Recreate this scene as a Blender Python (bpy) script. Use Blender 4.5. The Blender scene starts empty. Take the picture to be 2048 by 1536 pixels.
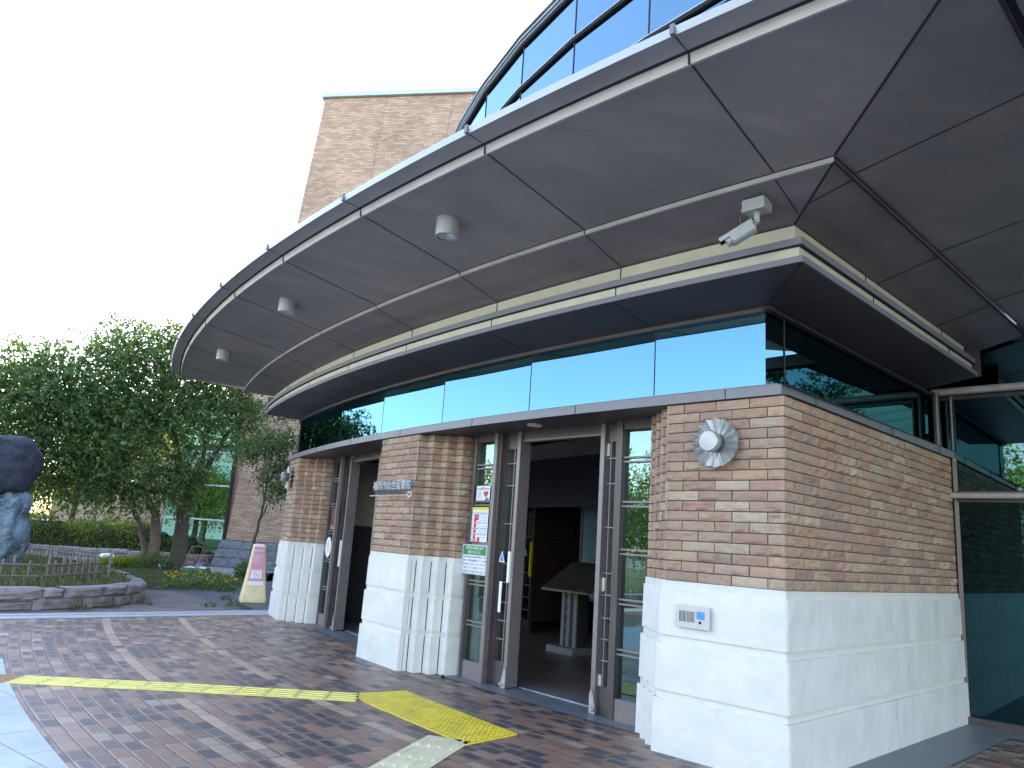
import bpy, bmesh, math, random
import numpy as np
from mathutils import Vector, Matrix, noise as mnoise

R = math.radians
S = bpy.context.scene
col = S.collection

# ------------------------------------------------------------------ camera
PITCH, ROLL, EYE = R(11.832), R(3.833), 1.55
up = Vector((math.sin(ROLL)*math.cos(PITCH), math.cos(ROLL)*math.cos(PITCH), -math.sin(PITCH)))
fw = Vector((0, 0, -1))
yy = (fw-up*fw.dot(up)).normalized()
xx = yy.cross(up)
cam_d = bpy.data.cameras.new('camera')
cam = bpy.data.objects.new('camera', cam_d)
col.objects.link(cam)
cam.matrix_world = Matrix.Translation((0, 0, EYE)) @ Matrix((xx, yy, up)).to_4x4()
cam_d.sensor_width = 36
cam_d.lens = 1527.8/2048*36
cam_d.clip_start = .05
cam_d.clip_end = 3000
S.camera = cam

# ------------------------------------------------------------------ sky and sun
SUN_EL, SUN_AZ = 30, 5          # azimuth measured from +y towards +x
w = bpy.data.worlds.new('World')
S.world = w
w.use_nodes = True
nt = w.node_tree
bg = nt.nodes['Background']
sky = nt.nodes.new('ShaderNodeTexSky')
sky.sky_type = 'NISHITA'
sky.sun_disc = False
sky.sun_elevation = R(SUN_EL)
sky.sun_rotation = R(SUN_AZ)
sky.air_density = 1.0
sky.dust_density = .8
sky.ozone_density = 1.0
wb = nt.nodes.new('ShaderNodeMix')          # camera white balance
wb.data_type = 'RGBA'; wb.blend_type = 'MULTIPLY'
wb.inputs[0].default_value = 1
wb.inputs[7].default_value = (1.13, 1.0, .95, 1)
nt.links.new(sky.outputs[0], wb.inputs[6])
nt.links.new(wb.outputs[2], bg.inputs[0])
bg.inputs[1].default_value = 0.15
sd = bpy.data.lights.new('sun', 'SUN')
sd.energy = 2.4
sd.angle = R(.5)
sd.color = (1, .93, .82)
sun = bpy.data.objects.new('sun', sd)
col.objects.link(sun)
d = Vector((math.sin(R(SUN_AZ))*math.cos(R(SUN_EL)), math.cos(R(SUN_AZ))*math.cos(R(SUN_EL)), math.sin(R(SUN_EL))))
sun.rotation_euler = d.to_track_quat('Z', 'Y').to_euler()
vs = S.view_settings
vs.view_transform = 'Standard'
vs.look = 'None'
vs.gamma = 1
vs.exposure = 2.8
S.cycles.max_bounces = 8
S.cycles.glossy_bounces = 5
S.cycles.transparent_max_bounces = 12
S.cycles.sample_clamp_indirect = 6

# ------------------------------------------------------------------ materials
class N:
    """small node helper"""
    def __init__(s, name):
        s.m = bpy.data.materials.new(name)
        s.m.use_nodes = True
        s.t = s.m.node_tree
        s.b = s.t.nodes['Principled BSDF']
        s.out = s.t.nodes['Material Output']
    def n(s, ty, **kw):
        x = s.t.nodes.new(ty)
        for k, v in kw.items():
            setattr(x, k, v)
        return x
    def l(s, a, b):
        s.t.links.new(a, b)
    def put(s, sock, v):
        if isinstance(v, bpy.types.NodeSocket):
            s.l(v, sock)
        else:
            sock.default_value = v
    def ma(s, op, a, b=0.0, c=0.0):
        x = s.n('ShaderNodeMath', operation=op)
        s.put(x.inputs[0], a); s.put(x.inputs[1], b); s.put(x.inputs[2], c)
        return x.outputs[0]
    def mix(s, f, a, b, mode='MIX'):
        x = s.n('ShaderNodeMix', data_type='RGBA', blend_type=mode)
        s.put(x.inputs[0], f); s.put(x.inputs[6], a); s.put(x.inputs[7], b)
        return x.outputs[2]
    def noise(s, vec, scale, detail=4, rough=.6):
        x = s.n('ShaderNodeTexNoise')
        if vec is not None:
            s.l(vec, x.inputs['Vector'])
        x.inputs['Scale'].default_value = scale
        x.inputs['Detail'].default_value = detail
        x.inputs['Roughness'].default_value = rough
        return x.outputs[0]
    def ramp(s, f, stops):
        x = s.n('ShaderNodeValToRGB')
        e = x.color_ramp.elements
        while len(e) < len(stops):
            e.new(.5)
        for i, (p, c) in enumerate(stops):
            e[i].position = p
            e[i].color = c if len(c) == 4 else (*c, 1)
        s.l(f, x.inputs[0])
        return x.outputs[0]
    def mr(s, v, a, b, c, d_):
        x = s.n('ShaderNodeMapRange')
        s.l(v, x.inputs[0])
        for i, q in enumerate((a, b, c, d_)):
            x.inputs[i+1].default_value = q
        return x.outputs[0]
    def pos(s):
        return s.n('ShaderNodeNewGeometry').outputs['Position']
    def bump(s, h, strength=.3, dist=.01):
        x = s.n('ShaderNodeBump')
        x.inputs['Strength'].default_value = strength
        x.inputs['Distance'].default_value = dist
        s.l(h, x.inputs['Height'])
        s.l(x.outputs[0], s.b.inputs['Normal'])

def c4(c): return (*c, 1) if len(c) == 3 else c

def plain(name, c, rough=.6, metal=0, var=.15, scale=6, bumpS=0, bscale=40, fine=0, spec=.5, dist=.004):
    k = N(name)
    p = k.pos()
    f = k.noise(p, scale, 5, .65)
    lo = tuple(x*(1-var) for x in c); hi = tuple(min(1, x*(1+var)) for x in c)
    cc = k.mix(k.mr(f, .3, .7, 0, 1), c4(lo), c4(hi))
    if fine:
        g = k.noise(p, scale*25, 3, .7)
        cc = k.mix(k.mr(g, .3, .7, 0, fine), cc, c4(tuple(x*.55 for x in c)))
    k.l(cc, k.b.inputs['Base Color'])
    k.l(k.mr(f, .3, .7, max(.02, rough-.06), min(1, rough+.06)), k.b.inputs['Roughness'])
    k.b.inputs['Metallic'].default_value = metal
    k.b.inputs['Specular IOR Level'].default_value = spec
    if bumpS:
        k.bump(k.noise(p, bscale, 5, .6), bumpS, dist)
    return k.m

def mirror_glass(name, tint, fac=.75, thru=(.05, .09, .09), wav=0.0):
    """coated reflective glazing: mostly reflects, a little is seen through"""
    k = N(name)
    k.t.nodes.remove(k.b)
    g = k.n('ShaderNodeBsdfGlossy'); g.inputs['Roughness'].default_value = .004
    g.inputs['Color'].default_value = c4(tint)
    t = k.n('ShaderNodeBsdfTransparent'); t.inputs['Color'].default_value = c4(thru)
    mx = k.n('ShaderNodeMixShader')
    mx.inputs[0].default_value = fac
    k.l(t.outputs[0], mx.inputs[1]); k.l(g.outputs[0], mx.inputs[2])
    k.l(mx.outputs[0], k.out.inputs[0])
    if wav:
        b = k.n('ShaderNodeBump'); b.inputs['Strength'].default_value = wav; b.inputs['Distance'].default_value = .02
        k.l(k.noise(k.pos(), .9, 1, .4), b.inputs['Height']); k.l(b.outputs[0], g.inputs['Normal'])
    return k.m

def attr_brick(name):
    k = N(name)
    p = k.pos()
    a = k.n('ShaderNodeVertexColor'); a.layer_name = 'tone'
    f = k.noise(p, 14, 6, .7)
    g = k.noise(p, 90, 3, .7)
    x = k.mix(k.mr(f, .45, .8, 0, .38), a.outputs[0], (.24, .15, .11, 1), 'MIX')
    x = k.mix(k.mr(f, .40, .28, 0, .4), x, (.52, .43, .33, 1))
    y = k.mix(k.mr(g, .4, .8, 0, .22), x, (.62, .52, .44, 1), 'MULTIPLY')
    k.l(y, k.b.inputs['Base Color'])
    k.b.inputs['Roughness'].default_value = .88
    k.b.inputs['Specular IOR Level'].default_value = .2
    h = k.ma('ADD', k.ma('MULTIPLY', k.noise(p, 22, 5, .62), 1.0), k.ma('MULTIPLY', g, .25))
    k.bump(h, .75, .014)
    return k.m

def uv_brick(name, ca, cb, mort, bw=.30, bh=.085, ms=.009, tone=(.55, 1.1)):
    k = N(name)
    uv = k.n('ShaderNodeUVMap').outputs[0]
    b = k.n('ShaderNodeTexBrick')
    k.l(uv, b.inputs['Vector'])
    b.inputs['Scale'].default_value = 1
    b.inputs['Brick Width'].default_value = bw
    b.inputs['Row Height'].default_value = bh
    b.inputs['Mortar Size'].default_value = ms
    b.inputs['Mortar Smooth'].default_value = .1
    b.inputs['Bias'].default_value = -.1
    b.inputs['Color1'].default_value = c4(ca)
    b.inputs['Color2'].default_value = c4(cb)
    b.inputs['Mortar'].default_value = c4(mort)
    f = k.noise(uv, .35, 5, .6)
    y = k.mix(1.0, b.outputs[0], k.ramp(f, [(.3, (tone[0]*1.35,)*3), (.7, (tone[1],)*3)]), 'MULTIPLY')
    k.l(y, k.b.inputs['Base Color'])
    k.b.inputs['Roughness'].default_value = .9
    k.b.inputs['Specular IOR Level'].default_value = .2
    k.bump(k.ma('SUBTRACT', k.noise(uv, 20, 3), b.outputs[1]), .5, .008)
    return k.m

def leaf_mat(name, ca, cb, trans=.35):
    k = N(name)
    a = k.n('ShaderNodeVertexColor'); a.layer_name = 'tone'
    sp = k.n('ShaderNodeSeparateColor'); k.l(a.outputs[0], sp.inputs[0])
    c = k.mix(sp.outputs[0], c4(ca), c4(cb))
    k.l(c, k.b.inputs['Base Color'])
    k.b.inputs['Roughness'].default_value = .5
    k.b.inputs['Specular IOR Level'].default_value = .35
    tr = k.n('ShaderNodeBsdfTranslucent')
    k.l(k.mix(1.0, c, (1.9, 1.8, .5, 1), 'MULTIPLY'), tr.inputs[0])
    mx = k.n('ShaderNodeMixShader'); mx.inputs[0].default_value = trans
    k.l(k.b.outputs[0], mx.inputs[1]); k.l(tr.outputs[0], mx.inputs[2])
    k.l(mx.outputs[0], k.out.inputs[0])
    return k.m

CX, CY = 22.595, 27.097        # centre of the curved front

def paver_mat():
    """clinker pavers laid in rings about the centre of the front; light bands of pale pavers"""
    k = N('clinker_pavers')
    sp = k.n('ShaderNodeSeparateXYZ'); k.l(k.pos(), sp.inputs[0])
    x = k.ma('SUBTRACT', sp.outputs[0], CX); y = k.ma('SUBTRACT', sp.outputs[1], CY)
    r = k.ma('SQRT', k.ma('ADD', k.ma('MULTIPLY', x, x), k.ma('MULTIPLY', y, y)))
    th = k.ma('ARCTAN2', k.ma('MULTIPLY', x, -1), k.ma('MULTIPLY', y, -1))
    s = k.ma('MULTIPLY', th, 31.0)
    W, L = .123, .225
    rr = k.ma('DIVIDE', r, W)
    row = k.ma('FLOOR', rr); fr = k.ma('FRACT', rr)
    wn0 = k.n('ShaderNodeTexWhiteNoise', noise_dimensions='1D'); k.l(row, wn0.inputs['W'])
    ss = k.ma('ADD', k.ma('DIVIDE', s, L), wn0.outputs[0])
    cc = k.ma('FLOOR', ss); fs = k.ma('FRACT', ss)
    # every now and then a course piece is cut in two
    wv = k.n('ShaderNodeCombineXYZ'); k.l(row, wv.inputs[0]); k.l(cc, wv.inputs[1])
    wn = k.n('ShaderNodeTexWhiteNoise', noise_dimensions='2D'); k.l(wv.outputs[0], wn.inputs['Vector'])
    hc = k.n('ShaderNodeSeparateColor'); k.l(wn.outputs[1], hc.inputs[0])
    h1, h2, h3 = hc.outputs[0], hc.outputs[1], hc.outputs[2]
    ex = k.ma('MULTIPLY', k.ma('MINIMUM', fr, k.ma('SUBTRACT', 1, fr)), W)
    ey = k.ma('MULTIPLY', k.ma('MINIMUM', fs, k.ma('SUBTRACT', 1, fs)), L)
    wob = k.ma('MULTIPLY', k.ma('SUBTRACT', k.noise(k.pos(), 26, 3), .5), .020)
    e = k.ma('ADD', k.ma('SMOOTH_MIN', ex, ey, .03), wob)
    body = k.ramp(h1, [(0, (.050, .056, .076)), (.34, (.066, .069, .086)), (.50, (.110, .088, .084)), (.62, (.22, .135, .105)),
                       (.80, (.30, .195, .145)), (.93, (.21, .165, .14)), (1, (.40, .33, .26))])
    edge = k.ramp(h2, [(0, (.26, .175, .14)), (.5, (.34, .26, .21)), (1, (.16, .135, .135))])
    m = k.mr(k.ma('ADD', e, k.ma('MULTIPLY', k.ma('SUBTRACT', h3, .5), .014)), .006, .024, 0, 1)
    c = k.mix(m, edge, body)
    # pale rings
    b1 = k.ma('COMPARE', row, math.floor(32.16/W), .5)
    b2 = k.ma('COMPARE', row, math.floor(31.06/W), .5)
    bb = k.ma('MULTIPLY', k.ma('MAXIMUM', b1, b2), k.ma('LESS_THAN', h2, .86))
    c = k.mix(bb, c, k.mix(h1, (.46, .36, .28, 1), (.35, .29, .24, 1)))
    b3 = k.ma('MULTIPLY', k.ma('GREATER_THAN', h3, .965), 1.0)
    c = k.mix(b3, c, (.33, .28, .22, 1))
    big = k.noise(k.pos(), .5, 4, .6)
    c = k.mix(1.0, c, k.ramp(big, [(.3, (1.06, 1.03, 1.0)), (.7, (1.22, 1.17, 1.13))]), 'MULTIPLY')
    gr = k.noise(k.pos(), 130, 4, .75)
    c = k.mix(k.mr(gr, .4, .8, 0, .45), c, (.03, .03, .035, 1))
    j = k.mr(k.ma('ADD', k.ma('MINIMUM', ex, ey), k.ma('MULTIPLY', wob, .1)), .0022, .0050, 1, 0)
    c = k.mix(j, c, (.030, .026, .025, 1))
    c = k.mix(1.0, c, (1.10, 1.0, .93, 1), 'MULTIPLY')
    k.l(c, k.b.inputs['Base Color'])
    k.l(k.mr(h3, 0, 1, .36, .52), k.b.inputs['Roughness'])
    k.b.inputs['Specular IOR Level'].default_value = .6
    hh = k.ma('ADD', k.mr(e, 0, .012, 0, 1), k.ma('ADD', k.ma('MULTIPLY', k.noise(k.pos(), 30, 5), .35), k.ma('MULTIPLY', h2, .25)))
    k.bump(hh, .35, .006)
    return k.m

def grid_paver(name, ca, cb, joint, L=.23, W=.115, ang=45, rough=.7):
    k = N(name)
    mp = k.n('ShaderNodeMapping'); mp.inputs['Rotation'].default_value = (0, 0, R(ang))
    k.l(k.pos(), mp.inputs[0])
    b = k.n('ShaderNodeTexBrick'); k.l(mp.outputs[0], b.inputs['Vector'])
    b.inputs['Scale'].default_value = 1
    b.inputs['Brick Width'].default_value = L
    b.inputs['Row Height'].default_value = W
    b.inputs['Mortar Size'].default_value = .005
    b.inputs['Color1'].default_value = c4(ca); b.inputs['Color2'].default_value = c4(cb); b.inputs['Mortar'].default_value = c4(joint)
    f = k.noise(k.pos(), 1.3, 6, .65)
    c = k.mix(1.0, b.outputs[0], k.ramp(f, [(.3, (.7, .7, .7)), (.7, (1.2, 1.18, 1.12))]), 'MULTIPLY')
    g = k.noise(k.pos(), 70, 4, .7)
    c = k.mix(k.mr(g, .45, .8, 0, .35), c, c4(tuple(v*.4 for v in ca)))
    k.l(c, k.b.inputs['Base Color'])
    k.b.inputs['Roughness'].default_value = rough
    k.bump(k.ma('SUBTRACT', k.noise(k.pos(), 35, 4), b.outputs[1]), .35, .006)
    return k.m

M = {}
M['brick'] = attr_brick('rock_faced_brick')
M['mortar'] = plain('dark_mortar', (.11, .095, .09), .95, var=.3, scale=30)
def slate_white():
    k = N('painted_slate_cladding')
    p = k.pos()
    f = k.noise(p, 3, 4, .6)
    c = k.mix(k.mr(f, .35, .65, 0, 1), (.69, .69, .66, 1), (.76, .75, .71, 1))
    mp = k.n('ShaderNodeMapping'); mp.inputs['Scale'].default_value = (1, 1, .32); mp.inputs['Rotation'].default_value = (.35, .25, 0)
    k.l(p, mp.inputs[0])
    mg = k.n('ShaderNodeTexNoise'); mg.noise_type = 'RIDGED_MULTIFRACTAL'
    k.l(mp.outputs[0], mg.inputs[0]); mg.inputs['Scale'].default_value = 2.6; mg.inputs['Detail'].default_value = 6; mg.inputs['Roughness'].default_value = .45
    ridge = mg.outputs[0]
    c = k.mix(k.mr(ridge, 1.0, 1.5, 0, .07), c, (.50, .48, .43, 1))
    dirt = k.noise(p, 9, 6, .7)
    c = k.mix(k.mr(dirt, .56, .8, 0, .14), c, (.42, .38, .30, 1))
    crk = None
    for sc_, sh, wd_ in ((1.7, (0, 0, 0), .007), (2.6, (7, 3, 1), .006)):
        m2 = k.n('ShaderNodeMapping'); m2.inputs['Location'].default_value = sh; m2.inputs['Scale'].default_value = (1, 1, 1.5)
        m2.inputs['Rotation'].default_value = (.45, .5, 0); k.l(p, m2.inputs[0])
        q_ = k.ma('ABSOLUTE', k.ma('SUBTRACT', k.noise(m2.outputs[0], sc_, 6, .62), .5))
        q_ = k.ma('MULTIPLY', k.mr(q_, 0, wd_, 1, 0), k.mr(k.noise(m2.outputs[0], 1.1, 2, .5), .50, .62, 0, 1))
        crk = q_ if crk is None else k.ma('MAXIMUM', crk, q_)
    c = k.mix(k.ma('MULTIPLY', crk, .02), c, (.42, .40, .36, 1))
    k.l(c, k.b.inputs['Base Color'])
    k.b.inputs['Roughness'].default_value = .45
    k.b.inputs['Specular IOR Level'].default_value = .4
    h = k.ma('SUBTRACT', k.ma('ADD', k.ma('MULTIPLY', ridge, .9), k.ma('MULTIPLY', k.noise(p, 5, 5, .55), .8)), k.ma('MULTIPLY', crk, .03))
    k.bump(h, .8, .028)
    return k.m
M['white'] = slate_white()
M['groove'] = plain('painted_groove', (.70, .685, .63), .6, var=.06, scale=8)
M['coping'] = plain('coping_metal', (.20, .195, .215), .45, .25, var=.14, scale=3, fine=.12)
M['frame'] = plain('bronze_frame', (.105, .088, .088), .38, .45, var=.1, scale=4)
M['frame_light'] = plain('bronze_frame_lit', (.235, .205, .20), .42, .35, var=.08, scale=4)  # same bronze in a paler colour, light on the faces painted in
def metal_panel(name, c, spots=.12):
    k = N(name)
    p = k.pos()
    mp = k.n('ShaderNodeMapping'); mp.inputs['Scale'].default_value = (.6, 2.2, 1); mp.inputs['Rotation'].default_value = (0, 0, .7)
    k.l(p, mp.inputs[0])
    f = k.noise(mp.outputs[0], 1.6, 7, .72)
    g = k.noise(p, .8, 4, .6)
    cc = k.mix(k.mr(f, .42, .70, 0, .75), c4(c), c4((c[0]*1.5, c[1]*1.4, c[2]*1.28)))
    cc = k.mix(k.mr(g, .38, .66, 0, .6), cc, c4((c[0]*.72, c[1]*.74, c[2]*.8)))
    k.l(cc, k.b.inputs['Base Color'])
    k.b.inputs['Roughness'].default_value = .42
    k.b.inputs['Metallic'].default_value = .15
    k.bump(k.noise(p, 55, 3), .05, .003)
    return k.m
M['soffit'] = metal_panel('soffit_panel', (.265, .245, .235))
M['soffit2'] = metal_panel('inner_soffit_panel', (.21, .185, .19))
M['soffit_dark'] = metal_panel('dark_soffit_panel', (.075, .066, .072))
M['joint'] = plain('soffit_joint', (.03, .026, .032), .8, var=.1)
M['cream'] = plain('cream_band', (.60, .55, .42), .5, var=.1, scale=5, fine=.1)
M['greyband'] = plain('grey_band', (.19, .19, .215), .6, 0, var=.1, scale=3)
M['trim'] = plain('pale_trim', (.50, .47, .44), .45, .1, var=.12, scale=5)
M['gutter'] = plain('gutter_metal', (.33, .32, .32), .4, .3, var=.1, scale=3)
M['edge'] = plain('gutter_edge', (.42, .46, .50), .35, .2, var=.05, scale=3)
M['glass'] = mirror_glass('mirror_glazing', (.10, .215, .285), .95, (0, 0, 0))
M['glass_side'] = mirror_glass('green_reflective_glazing', (.09, .18, .20), .96, (0, 0, 0))
M['glass_low'] = mirror_glass('dark_green_glazing', (.03, .075, .088), .96, (0, 0, 0))
M['glass_annex'] = mirror_glass('annex_glazing', (.085, .17, .155), .96, (0, 0, 0))
M['glass_door'] = mirror_glass('door_glazing', (.26, .38, .36), .6, (.62, .78, .76), .04)
M['glass_drum'] = mirror_glass('blue_drum_glazing', (.18, .29, .36), .95, (0, 0, 0))
M['pavers'] = paver_mat()
M['side_pavers'] = grid_paver('grey_brown_pavers', (.20, .17, .155), (.13, .12, .125), (.06, .055, .05), ang=45)
M['dark_pavers'] = grid_paver('slate_grey_pavers', (.12, .125, .14), (.085, .09, .105), (.03, .03, .035), ang=20)
M['granite'] = grid_paver('granite_slab', (.46, .54, .64), (.42, .50, .60), (.12, .13, .15), .6, .6, ang=38, rough=.4)
M['kerb'] = plain('pale_granite_kerb', (.42, .44, .47), .6, var=.12, scale=5, fine=.2)
M['kerbgap'] = plain('drain_gap', (.12, .125, .14), .8, var=.2)
M['sill'] = plain('grey_granite_threshold', (.17, .18, .20), .45, var=.12, scale=4, fine=.2)
M['tactile'] = plain('yellow_tactile', (.82, .62, .04), .42, var=.22, scale=5, fine=.22)
M['tactile_pale'] = plain('faded_tactile', (.84, .73, .22), .5, var=.2, scale=8, fine=.3)
M['tactile_cream'] = plain('cream_tactile', (.84, .74, .48), .5, var=.14, scale=6, fine=.2)
M['tactile_brown'] = plain('ochre_tactile', (.36, .21, .07), .5, var=.2, scale=6)
M['tower'] = uv_brick('tower_brick', (.40, .255, .175), (.56, .41, .30), (.22, .155, .115))
M['tower_far'] = uv_brick('far_brick', (.42, .28, .20), (.52, .38, .29), (.30, .22, .17))
M['stone_dark'] = plain('dark_rusticated_stone', (.17, .18, .20), .85, var=.35, scale=5, bumpS=.9, bscale=14, dist=.04, fine=.3)
M['stone_warm'] = plain('planter_granite', (.27, .24, .235), .85, var=.38, scale=6, bumpS=.9, bscale=16, dist=.02, fine=.35)
M['stone_pink'] = plain('pinkish_granite', (.24, .185, .165), .85, var=.3, scale=6, bumpS=.6, bscale=20, dist=.02, fine=.3)
M['asphalt'] = plain('plain_ground', (.14, .145, .14), .9, var=.3, scale=.4, fine=.3)
M['unseen_dark_ground'] = plain('bounce_dimming_ground', (.045, .048, .052), .9, var=.2, scale=.6, fine=.3)
M['lawn'] = plain('lawn_soil', (.075, .10, .035), .95, var=.5, scale=1.5, fine=.5, bumpS=.8, bscale=25, dist=.03)
M['walk'] = plain('pale_walk', (.26, .28, .31), .8, var=.12, scale=2, fine=.15)
M['bark'] = plain('bark', (.085, .068, .058), .95, var=.4, scale=9, bumpS=1, bscale=30, dist=.03)
M['bark2'] = plain('pale_bark', (.16, .125, .10), .95, var=.35, scale=9, bumpS=1, bscale=30, dist=.02)
M['leaf'] = leaf_mat('cherry_leaf', (.055, .105, .048), (.165, .24, .085), .34)
M['leaf_light'] = leaf_mat('light_leaf', (.07, .12, .02), (.20, .24, .03), .45)
M['leaf_maple'] = leaf_mat('maple_leaf', (.045, .090, .036), (.12, .19, .065), .35)
M['leaf_hedge'] = leaf_mat('hedge_leaf', (.075, .125, .028), (.26, .31, .06), .3)
M['grass'] = leaf_mat('grass_blade', (.060, .085, .038), (.17, .18, .10), .25)
M['flower'] = plain('orange_flower', (.50, .30, .03), .7, var=.2)
M['wood'] = plain('weathered_wood', (.19, .155, .14), .9, var=.35, scale=20, bumpS=.4, bscale=60)
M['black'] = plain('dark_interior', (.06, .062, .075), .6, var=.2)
M['brownwall'] = plain('dark_brown_wall', (.16, .10, .085), .6, var=.2)
M['creamwall'] = plain('cream_interior_wall', (.74, .69, .58), .8, var=.08)
M['beam'] = plain('dark_blue_beam', (.09, .095, .14), .5, var=.1)
M['band'] = plain('warm_grey_band', (.52, .46, .42), .8, var=.06)
M['inbrick'] = uv_brick('dark_interior_brick', (.17, .11, .10), (.14, .10, .09), (.08, .06, .06))
M['floor_in'] = grid_paver('interior_clinker_floor', (.22, .13, .10), (.12, .085, .08), (.36, .33, .30), .24, .07, ang=40, rough=.35)
M['alu'] = plain('cast_aluminium', (.42, .43, .42), .42, .55, var=.22, scale=9, bumpS=.15, bscale=60)
M['alu_dark'] = plain('dark_collar', (.10, .105, .115), .5, .4, var=.1)
M['steel'] = plain('letter_steel', (.27, .34, .43), .32, .5, var=.1)
M['camgrey'] = plain('camera_grey_plastic', (.40, .42, .40), .45, .1, var=.06)
M['lampgrey'] = plain('lamp_grey_metal', (.36, .38, .36), .45, .15, var=.12, scale=12)
M['lampin'] = plain('lamp_reflector', (.62, .54, .50), .3, .3, var=.1)
M['blackp'] = plain('black_plastic', (.01, .01, .014), .3, var=.1)
M['paper'] = plain('white_paper', (.78, .80, .86), .7, var=.03)
M['cream_sq'] = plain('cream_square', (.68, .63, .50), .5, var=.05)
M['red'] = plain('red_print', (.62, .05, .04), .6, var=.05)
M['yel'] = plain('yellow_print', (.78, .68, .05), .6, var=.05)
M['green'] = plain('green_print', (.06, .26, .08), .6, var=.05)
M['blue'] = plain('blue_print', (.08, .24, .60), .6, var=.05)
M['dull_red'] = plain('dull_red_print', (.16, .035, .04), .6)
M['dull_yellow'] = plain('dull_yellow_print', (.26, .22, .04), .6)
M['navy'] = plain('navy_ink', (.03, .05, .16), .6, var=.05)
M['grey_ink'] = plain('grey_ink', (.16, .17, .24), .6, var=.05)
M['pink'] = plain('pink_panel', (.70, .28, .42), .5, var=.06)
M['whitep'] = plain('white_print', (.85, .84, .86), .5, var=.02)
M['ivory'] = plain('ivory_plastic', (.80, .66, .38), .4, var=.08, scale=4)
M['ivory_top'] = plain('ivory_plastic_top', (.82, .77, .58), .4, var=.06)
M['rust'] = plain('rusty_frame', (.21, .105, .075), .8, var=.35, scale=20)
M['gcrate'] = plain('green_plastic', (.03, .22, .11), .5, var=.1)
M['bluerock'] = plain('blue_grey_rock', (.17, .23, .28), .75, var=.75, scale=3.2, bumpS=1, bscale=6, dist=.2, fine=.3)
M['darkrock'] = plain('dark_boulder', (.034, .038, .058), .85, var=.4, scale=2.5, bumpS=1, bscale=9, dist=.06, fine=.25)
M['board'] = plain('teal_board', (.20, .42, .52), .4, var=.1)
M['bronzeplate'] = plain('bronze_plate', (.15, .13, .105), .34, .35, var=.3, scale=5, bumpS=.25, bscale=12, dist=.01)
M['plinth'] = plain('grey_pedestal', (.34, .34, .33), .5, var=.1)
M['screen'] = plain('intercom_screen', (.10, .32, .62), .15, var=.2, scale=40)
M['plate'] = plain('intercom_plate', (.56, .54, .54), .4, .35, var=.05)
M['pale_roof'] = plain('pale_vault_cladding', (.55, .62, .56), .5, var=.12, scale=.4)
def ribbed_roof():
    k = N('pale_ribbed_cladding')
    sp = k.n('ShaderNodeSeparateXYZ'); k.l(k.pos(), sp.inputs[0])
    a = k.ma('FRACT', k.ma('MULTIPLY', sp.outputs[2], 1.6))
    c = k.mix(k.mr(a, .8, .86, 0, 1), (.62, .70, .60, 1), (.40, .46, .40, 1))
    k.l(c, k.b.inputs['Base Color']); k.b.inputs['Roughness'].default_value = .6
    return k.m
M['pale_roof'] = ribbed_roof()
M['pale_wall'] = plain('pale_hall_wall', (.30, .36, .40), .5, var=.1, scale=.3)
M['highrise'] = uv_brick('highrise_facade', (.20, .25, .30), (.34, .38, .42), (.10, .12, .14), 2.2, 3.2, .25)

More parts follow.
